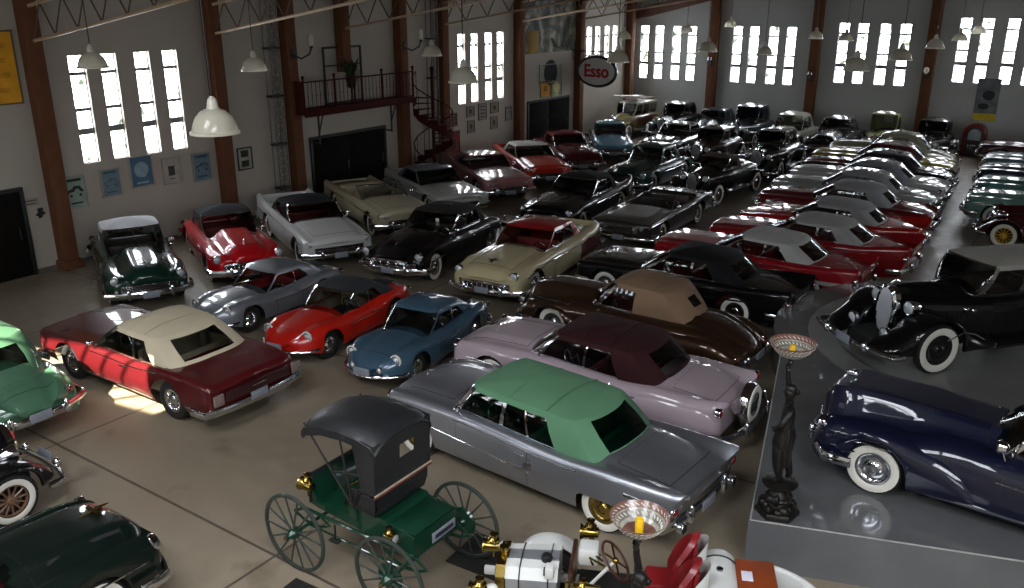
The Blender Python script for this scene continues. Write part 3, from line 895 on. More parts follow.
def window(axis, at, out, a, b, z0, z1):
    WN[0] += 1
    def P(u, z, d): return (at+out*d, u, z) if axis == 'x' else (u, at+out*d, z)
    def bx(m, ua, ub, za, zb, d0, d1):
        c = [(x+y)/2 for x, y in zip(P(ua, za, d0), P(ub, zb, d1))]; d = [abs(x-y) for x, y in zip(P(ua, za, d0), P(ub, zb, d1))]; m.box(c, d)
    f = MB(); t = .02; h = z1-z0
    for (ua, ub, za, zb) in ((a, a+t, z0, z1), (b-t, b, z0, z1), (a, b, z0, z0+t), (a, b, z1-t, z1)): bx(f, ua, ub, za, zb, .1, .16)
    for fr, tt in ((.295, .085), (.50, .045), (.83, .045)):
        bx(f, a, b, z0+h*fr-tt, z0+h*fr+tt, .08, .16)
    fo = f.build('window_%d' % WN[0], mat('grey window frame', '#6c6a66', .5, noise=(5, .1))); tag(fo, kind='structure')
    p = MB(); bx(p, a, b, z0, z1, .125, .13); p.build('pane', PANE, fo)
def slots_at(starts, ztop):
    zt = ztop if isinstance(ztop, (list, tuple)) else [ztop]*len(starts)
    return [(s_+a, s_+b, z-2.84, z) for s_, z in zip(starts, zt) for a, b in SLOT]
m = MB(); m.box((-6.9, 20.7, -.1), (31.8+.7, 49.4+.8, .2)); tag(m.build('floor', FLOOR), kind='structure')
SL = slots_at([12.666, 29.24, 39.93], 5.5)
SB = slots_at([-22.43, -17.095, -11.75, -6.43, -1.1, 4.2], [5.46, 5.51, 5.75, 6.05, 6.05, 6.05])
SR = slots_at([24, 29.5, 35, 40.4], 5.5)
SN = slots_at([-21, -15.6, 3.5], 5.5)
wall_with_slots('wall_left', 'x', XL, -1, YN-.35, YB+.35, 7.4, SL, WALLM)
wall_with_slots('wall_back', 'y', YB, 1, XL, XR, 7.2, SB, WALLB)
wall_with_slots('wall_right', 'x', XR, 1, YN-.35, YB+.35, 7.4, SR, WALLM)
SUNHOLE = []
wall_with_slots('wall_near', 'y', YN, -1, XL, XR, 7.2, SN+SUNHOLE, WALLM)
for s_ in SL: window('x', XL, -1, *s_)
for s_ in SB: window('y', YB, 1, *s_)
for s_ in SR: window('x', XR, 1, *s_)
for s_ in SN: window('y', YN, -1, *s_)
# gables and pitched ceiling
RX, RZ0, SLP = -6.9, 7.2, .157
RZ = RZ0+SLP*(RX-XL)
for nm, y in (('wall_back_gable', YB), ('wall_near_gable', YN-.35)):
    m = MB(); m.add([(XL, y, 7.15), (XR, y, 7.15), (RX, y, RZ+.2), (XL, y+.35, 7.15), (XR, y+.35, 7.15), (RX, y+.35, RZ+.2)], [(0, 1, 2), (5, 4, 3), (0, 3, 4, 1), (1, 4, 5, 2), (2, 5, 3, 0)])
    tag(m.build(nm, WALLB), kind='structure')
m = MB()
def zroof(x): return RZ0+SLP*(x-XL) if x < RX else RZ0+SLP*(XR-x)
SUN_FILL = [(-18.0, -12.9, -1.15, .15), (-10.5, -8.0, -2.0, 4.0), (-4.5, -2.0, -2.0, 4.0), (1.5, 6.0, -2.0, 5.0)]   # sun opening first, then unseen fill light panels added to the roof (x0, x1, y0, y1)
def slab(xa, xb, ya, yb):
    za, zb_ = zroof(xa), zroof(xb)
    m.add([(xa, ya, za), (xb, ya, zb_), (xb, yb, zb_), (xa, yb, za), (xa, ya, za+.15), (xb, ya, zb_+.15), (xb, yb, zb_+.15), (xa, yb, za+.15)],
          [(0, 1, 2, 3), (7, 6, 5, 4), (0, 4, 5, 1), (1, 5, 6, 2), (2, 6, 7, 3), (3, 7, 4, 0)])
xs_ = sorted([XL-.4, RX, XR+.4]+[v for s_ in SUN_FILL for v in s_[:2]])
for xa, xb in zip(xs_, xs_[1:]):
    hs = [s_ for s_ in SUN_FILL if s_[0] <= xa and xb <= s_[1]]
    if hs: slab(xa, xb, YN-.4, hs[0][2]); slab(xa, xb, hs[0][3], YB+.4)
    else: slab(xa, xb, YN-.4, YB+.4)
tag(m.build('ceiling', CEIL), kind='structure')
for i, (xa, xb, ya, yb) in enumerate(SUN_FILL):
    WN[0] += 1; f = MB()
    for x in (xa, xb): f.box((x, (ya+yb)/2, zroof(x)+.08), (.08, yb-ya+.1, .2))
    for y in (ya, yb): f.tube([(xa, y, zroof(xa)+.08), (xb, y, zroof(xb)+.08)], .06, 6)
    if i == 0:
        for k in range(6): x = xa+.3+.7*k; f.tube([(x, ya, zroof(x)+.05), (x+.9, yb, zroof(x+.9)+.05)], .045, 6)
    else:
        for k in range(1, 5): y = lerp(ya, yb, k/5); f.tube([(xa, y, zroof(xa)+.08), (xb, y, zroof(xb)+.08)], .03, 6)
    fo = tag(f.build('window_%d' % WN[0], mat('grey window frame', '#6c6a66', .5)), kind='structure')
    g = MB(); g.add([(xa, ya, zroof(xa)+.12), (xb, ya, zroof(xb)+.12), (xb, yb, zroof(xb)+.12), (xa, yb, zroof(xa)+.12)], [(0, 1, 2, 3)])
    g.build('pane', glass('clear roof glass', '#f4f4f0') if i == 0 else PANE, fo)  # panes after the first glow, added out of view to brighten the hall
# columns
TN = [0]
def trim(m, mt, **k):
    TN[0] += 1; return tag(m.build('trim_%d' % TN[0], mt, **k), kind='structure')
for y in (6.2, 11.7, 17.1, 20.0, 22.5, 25.5, 28.0, 33.5, 38.9, 44.4):
    m = MB(); z0 = 4.45 if y == 22.5 else 0
    m.box((XL+.16, y, (z0+7.1)/2), (.4, .40, 7.1-z0), .02)
    if z0 == 0: m.box((XL+.2, y, .12), (.5, .54, .24), .02)
    trim(m, BRICK)
for x in (-18.05, -12.75, -7.45, -2.15, 3.15):
    m = MB(); m.box((x, YB-.16, 3.55), (.46, .4, 7.1), .02); m.box((x, YB-.2, .12), (.54, .5, .24), .02); trim(m, BRICK)
m = MB(); m.add([(XL, YB-.3, 5.75), (XL+14, YB-.3, 5.75+14*.235), (XL+14, YB-.3, 6.3+14*.235), (XL, YB-.3, 6.3), (XL, YB, 5.75), (XL+14, YB, 5.75+14*.235), (XL+14, YB, 6.3+14*.235), (XL, YB, 6.3)],
    [(0, 1, 2, 3), (7, 6, 5, 4), (0, 4, 5, 1), (1, 5, 6, 2), (2, 6, 7, 3), (3, 7, 4, 0)]); trim(m, WOODB)
m = MB(); m.box((XL+.012, 20.7, .06), (.03, 49, .12)); tag(m.build('baseboard_left', mat('grey baseboard', '#55504a', .6)), kind='structure')
m = MB(); m.box((-6.9, YB-.012, .06), (31, .03, .12)); tag(m.build('baseboard_back', mat('grey baseboard', '#55504a', .6)), kind='structure')
# steel lattice rafters
def truss(y, label):
    root = thing('roof_truss', (XL+.35, y, 5.92), 0, label, 'roof truss', 'steel lattice trusses under the roof')
    lo, hi, web = MB(), MB(), MB(); n = 15; ln = 15.4
    def zl(x): return SLP*x
    def zh(x): return SLP*x+.82
    lo.box((0, 0, 0), (.02, .02, .02)); lo.v = []; lo.f = []; lo.m = []
    lo.tube([(0, 0, zl(0)), (ln, 0, zl(ln))], .045, 6); hi.tube([(0, 0, zh(0)), (ln, 0, zh(ln))], .045, 6)
    for k in range(n):
        a, b = ln*k/n, ln*(k+.5)/n; c = ln*(k+1)/n
        web.cyl((a, 0, zl(a)), (b, 0, zh(b)), .02, n=6); web.cyl((b, 0, zh(b)), (c, 0, zl(c)), .02, n=6)
    lo.build('bottom_chord', STEEL, root); hi.build('top_chord', STEEL, root); web.build('web_bars', mat('brown painted steel', '#4a3424', .5, noise=(5, .1)), root)
for y, lb in ((11.7, 'cream steel lattice truss springing from the column beside the yellow banner'), (17.1, 'cream steel lattice truss springing from the column right of the five posters'),
              (22.5, 'steel lattice truss above the red gallery balcony'), (28.0, 'steel lattice truss above the dark chain strip beside the spiral stair'),
              (33.5, 'steel lattice truss left of the large grey painted banner'), (38.9, 'steel lattice truss right of the large grey painted banner')): truss(y, lb)
# pendant lamps
def pendant():
    root = thing('pendant_lamp', (0, 0, 0), 0, 'x', 'pendant lamp', 'glass pendant lamps over the hall')
    m = MB(); m.lathe([(.31, 0), (.325, .0), (.325, .03), (.30, .05), (.285, .12), (.24, .22), (.16, .30), (.07, .335), (.07, .33), (.15, .29), (.23, .21), (.275, .11), (.295, .03)], n=32, closed=True)
    m.build('lamp_shade', SHADE, root)
    m = MB(); m.lathe([(.001, .5), (.03, .49), (.06, .45), (.075, .36), (.085, .33), (.001, .32)], n=16); m.build('lamp_socket', mat('white enamel socket', '#b5b0a4', .4, noise=(8, .05)), root)
    m = MB(); m.ball((0, 0, .19), (.06, .06, .11), 12, 8); m.build('bulb', mat('frosted unlit bulb', '#d8d5cc', .3, coat=.4, noise=(5, .03)), root)
    m = MB(); m.cyl((0, 0, .49), (0, 0, 1), .012, n=6); m.build('cable', IRON, root)
    return root
def shade_mat():
    m = bpy.data.materials.new('white glass shade'); m.use_nodes = True; nt = m.node_tree; b = nt.nodes['Principled BSDF']; L = nt.links
    b.inputs['Base Color'].default_value = lin('#cdc8b8'); b.inputs['Roughness'].default_value = .18; b.inputs['Coat Weight'].default_value = .5
    t = nt.nodes.new('ShaderNodeBsdfTranslucent'); t.inputs['Color'].default_value = lin('#f0eee2'); mx = nt.nodes.new('ShaderNodeMixShader'); mx.inputs[0].default_value = .5
    w = nt.nodes.new('ShaderNodeTexNoise'); w.inputs['Scale'].default_value = 30; bp = nt.nodes.new('ShaderNodeBump'); bp.inputs['Strength'].default_value = .15
    L.new(w.outputs['Fac'], bp.inputs['Height']); L.new(bp.outputs[0], b.inputs['Normal'])
    L.new(b.outputs[0], mx.inputs[1]); L.new(t.outputs[0], mx.inputs[2]); L.new(mx.outputs[0], nt.nodes['Material Output'].inputs[0])
    return m
SHADE = shade_mat()
LAMPS = [(-9.95, 7.42, 5.32, 'large glass pendant lamp hanging above the white-topped maroon convertible'),
 (-11.78, 15.3, 5.3, 'glass pendant lamp in front of the middle group of windows on the left wall'),
 (-18.1, 10.6, 5.63, 'glass pendant lamp in front of the windows over the framed posters'),
 (-18.05, 14.83, 5.3, 'glass pendant lamp just right of the wall column beside the posters'),
 (-18.08, 21.89, 5.3, 'glass pendant lamp by the sconce at the right end of the gallery'),
 (-11.9, 22.7, 5.3, 'glass pendant lamp beside the oval red-lettered sign'),
 (-11.77, 28.96, 5.3, 'glass pendant lamp overlapping the first back wall column'),
 (-12.0, 35.5, 4.88, 'glass pendant lamp low in front of the second window group of the back wall'),
 (-5.54, 23.41, 5.3, 'larger glass pendant lamp over the bottom of the third back window group'),
 (-5.44, 28.19, 5.3, 'glass pendant lamp over the last slit of the third back window group'),
 (-5.74, 35.44, 5.3, 'glass pendant lamp against the column between the last two back window groups'),
 (-5.9, 42.15, 5.3, 'glass pendant lamp at the left edge of the last back window group'),
 (-18.55, 35.87, 5.3, 'small glass pendant lamp against the hall corner column'),
 (-18.1, 41.7, 5.39, 'small glass pendant lamp over the first window group of the back wall'),
 (-16.6, 43.6, 5.63, 'small glass pendant lamp at the top left of the second back window group'),
 (-9.88, 39.42, 5.3, 'small glass pendant lamp over the first slit of the third back window group'),
 (-11.51, 40.7, 5.3, 'small glass pendant lamp against the column right of the second back window group'),
 (-5.5, 44.4, 5.53, 'small glass pendant lamp between the first two slits of the last window group')]
p0 = pendant()
for i, (x, y, z, lb) in enumerate(LAMPS):
    o = p0 if i == 0 else copy_tree(p0)
    o.location = (x, y, z-.12); o['label'] = lb
    zc = RZ0+SLP*(x-XL if x < RX else XR-x)-z+.1
    for c in o.children:
        if c.name.startswith('cable'): c.data = c.data.copy() ; [setattr(v, 'co', (v.co.x, v.co.y, zc if v.co.z > .7 else v.co.z)) for v in c.data.vertices]

# ------------------------------------------------------------------ things on the walls
def poster(y0, y1, z0, z1, label, kind, base, accent, frame='#8f8b80', cat='picture', group=None, axis='x'):
    c = ((y0+y1)/2, (z0+z1)/2); w, h = y1-y0, z1-z0
    root = thing('framed_picture' if cat == 'picture' else 'wall_poster', (XL+.005, c[0], c[1]) if axis == 'x' else (c[0], YB-.005, c[1]), 0 if axis == 'x' else -90, label, cat, group)
    f = MB(); t = .04
    for (cy, cz, dy, dz) in ((0, h/2-t/2, w, t), (0, -h/2+t/2, w, t), (w/2-t/2, 0, t, h), (-w/2+t/2, 0, t, h)): f.box((.025, cy, cz), (.04, dy, dz), .008)
    f.build('frame', mat('picture frame '+frame, frame, .5, noise=(6, .08)), root)
    m = MB(); m.box((.012, 0, 0), (.012, w-t, h-t)); m.build('print', mat('paper '+base, base, .8, noise=(3, .12)), root)
    am = mat('ink '+accent, accent, .8, noise=(5, .2)); a = MB()
    if kind == 'car':
        a.tube([(.02, -w*.32, -h*.05), (.02, -w*.28, h*.04), (.02, -w*.1, h*.06), (.02, 0, h*.14), (.02, w*.18, h*.13), (.02, w*.24, h*.05), (.02, w*.34, h*.0)], [.03*w, .06*w, .08*w, .07*w, .07*w, .07*w, .04*w], 6, flat=.05)
        for k in (-.2, .2): a.lathe([(.001, .022), (.06*w, .022), (.06*w, .014)], (0, w*k, -h*.1), 'x', 12)
        a.box((.02, 0, -h*.33), (.004, w*.5, h*.05)); a.box((.02, 0, h*.36), (.004, w*.6, h*.08))
    elif kind == 'disc':
        a.lathe([(.001, .024), (w*.3, .024), (w*.3, .014)], (0, 0, h*.05), 'x', 24); a.box((.02, 0, -h*.36), (.004, w*.5, h*.06))
    elif kind == 'two':
        a.box((.02, 0, h*.22), (.004, w*.5, h*.3), .0); a.box((.02, 0, -h*.22), (.004, w*.5, h*.28), .0)
    elif kind == 'small':
        a.box((.02, 0, 0), (.004, w*.36, h*.36)); a.box((.02, 0, -h*.3), (.004, w*.3, h*.03))
    else:
        for k in range(4): a.box((.02, 0, h*(.3-.2*k)), (.004, w*(.6-.1*(k % 2)), h*.07))
    a.build('artwork', am, root)
    return root
poster(11.95, 12.6, 1.5, 2.41, 'pale green framed picture with a dark vehicle, first picture beside the column', 'car', '#7f8f86', '#1d2422')
poster(13.02, 13.63, 1.64, 2.44, 'small grey-blue framed picture, second from the column nearest the door', 'car', '#60727a', '#2f5666')
poster(13.92, 14.67, 1.75, 2.66, 'blue framed picture with a round pale emblem, third of the row of five', 'disc', '#3f5f74', '#7d929c')
poster(14.97, 15.56, 1.67, 2.46, 'white framed picture with a small dark motif, fourth of the row of five', 'small', '#9a9690', '#34302e')
poster(15.99, 16.67, 1.58, 2.46, 'blue framed picture beside the second column, last of the row of five', 'car', '#586d78', '#24475a')
poster(17.67, 18.26, 1.67, 2.39, 'black framed picture with two dark photographs right of the second column', 'two', '#8f8c7e', '#16181a', frame='#1a1816')
for a in ((28.33, 29.05, 1.78, 2.36, 'dark brown framed picture above the red panel beyond the spiral stair', 'text', '#4b3428', '#7d6a58'),
          (29.71, 30.27, 2.06, 2.53, 'small grey framed picture under the first slit of the middle window group', 'small', '#716c62', '#3a3733'),
          (30.56, 31.15, 1.84, 2.57, 'tall narrow grey framed picture second in the upper row beyond the stair', 'text', '#7b7870', '#3e3d3a'),
          (31.45, 32.07, 2.05, 2.53, 'small tan framed picture third in the upper row beyond the stair', 'small', '#7a7264', '#43382a'),
          (32.61, 33.1, 1.61, 2.24, 'pale framed picture nearest the column before the second dark door', 'car', '#8b8a86', '#45525a'),
          (29.76, 30.26, 1.38, 1.93, 'lower left small framed picture beyond the spiral stair', 'small', '#6d675e', '#393431'),
          (31.45, 31.98, 1.35, 1.92, 'lower right small framed picture beyond the spiral stair', 'small', '#746b5c', '#3c352b')):
    poster(*a[:4], a[4], a[5], a[6], a[7], frame='#5d564a')
poster(28.33, 29.2, .47, 1.61, 'red panel standing against the wall under the dark brown picture', 'small', '#6d1612', '#3c1210', frame='#3a1a14', cat='panel')
poster(35.44, 37.44, 3.0, 3.9, 'poster with a dark helmet shape above the second dark door', 'disc', '#8d8c82', '#23282a', cat='poster')
poster(35.54, 36.44, 2.37, 3.15, 'yellow square poster above the left of the second dark door', 'small', '#c08a1c', '#8a5a14', cat='poster', frame='#7a6a3a')
poster(36.53, 37.47, 2.28, 3.1, 'pale green poster above the right of the second dark door', 'disc', '#7f8a70', '#c9c48c', cat='poster')
r = poster(10.3, 11.34, 4.4, 6.18, 'yellow hanging banner beside the first column over the dark door', 'none', '#c98f10', '#b37a0c', cat='banner', frame='#5d4a34')
# back wall poster, half dark, half yellow foot
root = thing('wall_poster', (-4.84, YB-.005, 2.5), -90, 'tall dark grey poster with a yellow foot under the last back window group', 'poster')
MB().box((.012, 0, .0), (.012, .95, 1.9)).build('print', mat('grey poster paper', '#5e6264', .8, noise=(3, .3)), root)
MB().box((.02, 0, -.78), (.01, .93, .32)).build('yellow_band', mat('yellow poster ink', '#b7a123', .8, noise=(5, .1)), root)
a = MB(); a.ball((.012, .05, .2), (.012, .3, .26), 16, 8); a.ball((.012, -.1, -.3), (.012, .28, .16), 16, 8); a.build('artwork', mat('black ink', '#26282a', .8, noise=(4, .2)), root)
# painted banner with folds
root = thing('wall_banner', (XL+.03, 36.55, 5.6), 0, 'large grey and ochre painted banner high on the left wall above the second dark door', 'banner')
rows = []
for i in range(31):
    y = -2.42+4.84*i/30; rows.append([(.03+.025*sin(i*1.1), y, z) for z in (-1.15, -.6, 0, .6, 1.18)])
m = bpy.data.materials.new('painted canvas'); m.use_nodes = True; nt = m.node_tree; b = nt.nodes['Principled BSDF']; b.inputs['Roughness'].default_value = .7
tc = nt.nodes.new('ShaderNodeTexCoord'); n = nt.nodes.new('ShaderNodeTexNoise'); n.inputs['Scale'].default_value = .9; n.inputs['Detail'].default_value = 3; n.inputs['Distortion'].default_value = 1.6
cr = nt.nodes.new('ShaderNodeValToRGB'); e = cr.color_ramp.elements; e[0].position = .35; e[0].color = lin('#1d201c'); e[1].position = .65; e[1].color = lin('#8e8c7c')
x = e.new(.47); x.color = lin('#3d4038'); x = e.new(.56); x.color = lin('#66604c')
nt.links.new(tc.outputs['Object'], n.inputs['Vector']); nt.links.new(n.outputs['Fac'], cr.inputs[0]); nt.links.new(cr.outputs[0], b.inputs['Base Color'])
mb = MB(); mb.grid(rows); mb.build('canvas', m, root)
MB().box((.05, -1.75, -.62), (.02, .9, 1.0), .01).build('ochre_patch', mat('ochre paint', '#8a6a20', .8, noise=(2, .2)), root)
a = MB()
for k in range(6): a.tube([(.075, 1.2+.16*k, -.2-.08*k), (.075, .9+.2*k, -.6), (.075, .7+.22*k, -1.05)], .035, 5, flat=.4)
a.tube([(.07, -.2, -.5), (.075, .2, -.9), (.07, .8, -1.0), (.075, 1.3, -.3), (.07, 1.5, .4)], .09, 6, flat=.3)
a.build('painted_figure', mat('pale grey paint', '#97988e', .8, noise=(3, .2)), root)
m = MB(); m.tube([(.04, -2.45, 1.2), (.04, 2.45, 1.2)], .03, 6); m.build('rod', IRON, root)
# dark doors
def wall_door(n, y0, y1, z1, parts=2):
    root = bpy.data.objects.new('door_%d' % n, None); link(root); root.location = (XL, (y0+y1)/2, 0); tag(root, kind='structure')
    w = y1-y0; f = MB(); t = .1
    for (cy, cz, dy, dz) in ((0, z1+t/2, w+2*t, t), (-w/2-t/2, z1/2, t, z1), (w/2+t/2, z1/2, t, z1)): f.box((.04, cy, cz), (.08, dy, dz), .01)
    f.build('door_frame', IRON, root)
    for k in range(parts):
        m = MB(); ww = w/parts; cy = -w/2+ww*(k+.5); m.box((.03, cy, z1/2), (.05, ww-.015, z1-.02), .008)
        for j in range(3): m.box((.06, cy, z1*(.2+.3*j)), (.015, ww-.25, z1*.24), .006)
        d = m.build('door_leaf', DOORM, root)
        h = MB(); h.tube([(.06, cy+ww*.4, 1.0), (.11, cy+ww*.4, 1.0), (.11, cy+ww*.4, 1.35), (.06, cy+ww*.4, 1.35)], .012, 6); h.build('handle', CHROME_D, d)
wall_door(1, 9.0, 10.8, 2.24, 1)
wall_door(2, 20.85, 24.5, 2.25, 2)
wall_door(3, 34.5, 38.1, 2.2, 2)
# small notice and iron hook by door 1
root = thing('wall_notice', (XL+.004, 11.06, 1.9), 0, 'small pale notice between the dark door and the first column', 'sign')
MB().box((.006, 0, 0), (.01, .42, .2), .003).build('board', mat('notice board', '#8d857a', .8, noise=(6, .05)), root)
a = MB()
for k in range(2): a.box((.013, 0, .04-.08*k), (.004, .3-.06*k, .03))
a.build('print', mat('grey print', '#4a463f', .8, noise=(30, .3)), root)
root = thing('wall_hook', (XL+.004, 11.24, 1.58), 0, 'black iron wall hook under the small notice', 'hook')
m = MB(); m.box((.01, 0, 0), (.02, .1, .26), .008); m.tube([(.02, 0, .05), (.12, 0, .02), (.14, 0, .12)], .02, 6); m.ball((.14, 0, .13), .035); m.tube([(.02, -.1, -.02), (.03, 0, -.06), (.02, .12, 0)], .035, 6); m.build('hook', IRON, root)
# wall sconces
def sconce(y, label):
    root = thing('wall_sconce', (XL+.36, y, 5.2), 0, label, 'wall lamp', 'candle style wall lamps by the gallery')
    m = MB(); m.box((.02, 0, 0), (.04, .16, .34), .015); m.tube([(.03, 0, -.05), (.25, .15, -.16), (.45, .32, -.02), (.5, .38, .2)], .028, 8); m.ball((.5, .38, .2), .055); m.build('bracket', IRON, root)
    m = MB(); m.lathe([(.07, 0), (.09, .06), (.085, .3), (.06, .36), (.02, .36)], (.5, .38, .24), n=14); m.build('lamp_shade', SHADE, root)
sconce(20.0, 'iron wall lamp on the column left of the gallery balcony')
sconce(25.5, 'iron wall lamp on the column right of the gallery balcony')
# chain lattice strips
def chain_strip(y, label):
    root = thing('lattice_pylon', (XL+.1, y, 0), 0, label, 'pylon', 'slender lattice pylons against the left wall')
    m = MB(); s_ = .2
    for a in (-s_, s_):
        for b in (0, .24): m.cyl((b, a, 0), (b, a, 7.0), .02, n=6)
    m.build('upright', mat('grey wrought iron', '#5b5750', .5, noise=(8, .2)), root)
    m = MB(); n = 26
    for k in range(n):
        z0, z1 = 7.0*k/n, 7.0*(k+1)/n
        for sg in (1, -1):
            m.cyl((.24, -s_*sg, z0), (.24, s_*sg, z1), .012, n=5)
            m.tube([(.24, 0, z0+.02), (.24, sg*.12, (z0+z1)/2), (.24, 0, z1-.02)], .012, 5)
    m.build('lattice', mat('grey wrought iron', '#5b5750', .5), root)
    for z in (.9, 2.35, 3.9, 5.4):
        MB().box((.12, 0, z), (.3, .5, .06), .01).build('strap', IRON, root)
chain_strip(19.25, 'tall grey lattice pylon between the second column and the gallery')
chain_strip(27.3, 'tall grey lattice pylon right of the spiral stair')
# gallery balcony
REDI = mat('dark red painted iron', '#38100b', .8, spec=.15, noise=(6, .15))
root = thing('gallery_balcony', (XL, 22.3, 3.3), 0, 'dark red balcony with thin railings on the left wall above a dark door', 'balcony')
PX = .8; ya, yb = -2.35, 3.1
m = MB(); m.box((PX/2, (ya+yb)/2, 0), (PX, yb-ya, .12), .02); m.box((PX, (ya+yb)/2, -.02), (.06, yb-ya, .24), .015); m.build('platform', REDI, root)
def rail(pts, zt, nb):
    m = MB(); m.tube([(x, y, z+zt) for x, y, z in pts], .026, 6); m.tube([(x, y, z+.12) for x, y, z in pts], .016, 6); m.build('handrail', REDI, root)
    b = MB()
    P = [Vector(p) for p in pts]
    for i in range(len(P)-1):
        for k in range(nb):
            q = P[i].lerp(P[i+1], k/nb); b.cyl((q.x, q.y, q.z), (q.x, q.y, q.z+zt), .010, n=5); b.ball((q.x, q.y, q.z+zt*.55), (.018, .018, .05), 6, 4)
    o = b.build('baluster', REDI, root); tag(o, kind='stuff')
rail([(0.1, ya, 0), (PX, ya, 0), (PX, yb, 0)], 1.0, 30)
for y in (ya, ya+1.4, .0, 1.4, yb):
    m = MB(); m.cyl((PX, y, -.1), (PX, y, 1.12), .035, n=8); m.ball((PX, y, 1.16), .055); m.build('newel_post', REDI, root)
for y in (-1.55, 2.1):
    m = MB(); m.cyl((PX-.25, y, -.08), (PX-.25, y, -1.15), .035, n=8); m.tube([(PX-.25, y, -.75), (PX-.05, y, -.2), (PX, y, -.1)], .025, 6); m.tube([(PX-.25, y, -1.1), (.03, y, -1.1)], .03, 6); m.build('bracket', IRON, root)
# spiral stair
root = thing('spiral_stair', (XL+.95, 26.35, 0), 0, 'dark red iron spiral stair at the right end of the balcony', 'staircase')
m = MB(); m.cyl((0, 0, 0), (0, 0, 4.3), .06, n=10); m.ball((0, 0, 4.35), .09); m.build('centre_pole', REDI, root)
N_ = 17; pts = []
for k in range(N_):
    a = rad(-90+k*(-28)); z = 3.28*(k+1)/N_-.02; R = .78
    m = MB(); a2 = a+rad(30)
    m.add([(.05*cos(a), .05*sin(a), z), (R*cos(a), R*sin(a), z), (R*cos(a2), R*sin(a2), z), (.05*cos(a), .05*sin(a), z-.03), (R*cos(a), R*sin(a), z-.03), (R*cos(a2), R*sin(a2), z-.03), (R*cos(a), R*sin(a), z-.16), (R*cos(a2), R*sin(a2), z-.16)],
          [(0, 1, 2), (5, 4, 3), (0, 3, 4, 1), (2, 5, 3, 0), (1, 4, 6, 7, 5, 2)])
    m.build('tread', REDI, root)
    pts.append((R*cos(a), R*sin(a), z))
m = MB(); m.tube([(x, y, z+.95) for x, y, z in pts], .022, 6); m.build('handrail', REDI, root)
for x, y, z in pts: MB().cyl((x, y, z), (x, y, z+.95), .011, n=5).build('baluster', REDI, root)
m = MB(); rows = [[(x*1.01, y*1.01, z-.25), (x*1.01, y*1.01, z+.02)] for x, y, z in pts]; m.grid(rows); m.build('stringer', REDI, root)
# frame with a hanging plant on the balcony
root = thing('black_frame', (XL+.1, 22.5, 3.39), 0, 'black square iron frame standing on the red balcony', 'frame')
m = MB()
for (y, z, dy, dz) in ((0, 1.9, 1.85, .07), (0, 1.3, 1.85, .04), (-.9, .95, .07, 1.95), (.9, .95, .07, 1.95), (0, .03, 1.85, .06)): m.box((0, y, z), (.06, dy, dz), .01)
m.build('frame', IRON, root)
root = thing('potted_fern', (XL+.52, 22.45, 3.39), 0, 'leafy green plant in front of the black frame on the balcony', 'plant')
m = MB(); m.lathe([(.001, 0), (.14, 0), (.2, .3), (.21, .34), (.17, .34), (.16, .28), (.001, .28)], (0, 0, .55), n=16); m.lathe([(.16, 0), (.05, .08), (.04, .5), (.12, .55)], n=12); m.build('pot', IRON, root)
m = MB(); random.seed(7)
for k in range(46):
    a = random.uniform(0, 2*PI); l = random.uniform(.25, .48); el = random.uniform(.4, 1.5); w = .045
    p = [Vector((cos(a)*l*t, sin(a)*l*t, .85+el*.75*t-.95*t*t*l)) for t in (0, .3, .6, .85, 1)]
    sd = Vector((-sin(a), cos(a), 0)); rows = [[q-sd*w*s_, q+Vector((0, 0, .01)), q+sd*w*s_] for q, s_ in zip(p, (.3, 1, 1.4, .9, .05))]
    m.grid(rows)
m.build('fronds', mat('dark green leaf', '#2a3f22', .5, noise=(5, .25)), root)
# oval enamel sign on a bracket
root = thing('oval_sign', (XL+1.5, 38.35, 3.48), -8, 'white oval sign with red Esso lettering and a dark rim hung from a bracket', 'sign')
W_, H_ = 1.17, .70
m = MB(); rows = []
for d in (-.04, .04): rows.append([(W_*.93*cos(2*PI*k/40), d, H_*.93*sin(2*PI*k/40)) for k in range(40)])
m.grid(rows, True, True, True); m.build('face', mat('white enamel', '#c9c8c4', .35, coat=.4, noise=(4, .04)), root)
m = MB(); m.tube([(W_*cos(2*PI*k/40), 0, H_*sin(2*PI*k/40)) for k in range(40)], .075, 8, closed=True); m.build('rim', mat('dark blue enamel', '#10131c', .35, coat=.4, noise=(4, .1)), root)
cu = bpy.data.curves.new('lettering', 'FONT'); cu.body = 'Esso'; cu.size = .84; cu.extrude = .012; cu.offset = .022; cu.align_x = 'CENTER'; cu.align_y = 'CENTER'
tmp = bpy.data.objects.new('tmp', cu); COL.objects.link(tmp); bpy.context.view_layer.update()
lm = bpy.data.meshes.new_from_object(tmp.evaluated_get(bpy.context.evaluated_depsgraph_get())); bpy.data.objects.remove(tmp)
lm.materials.clear(); lm.materials.append(mat('red enamel', '#a3161a', .35, coat=.4, noise=(4, .05)))
o = link(bpy.data.objects.new('lettering', lm), root); o.location = (0, -.055, 0); o.rotation_euler = (PI/2, 0, 0)
m = MB(); m.tube([(-1.55, 0, .95), (1.25, 0, .95)], .03, 6); m.tube([(-1.55, 0, .5), (-.9, 0, .95)], .02, 6)
for x in (-.7, .7): m.cyl((x, 0, .95), (x, 0, .5), .02, n=6)
m.box((-1.57, 0, .75), (.04, .16, .6), .01); m.build('bracket', IRON, root)
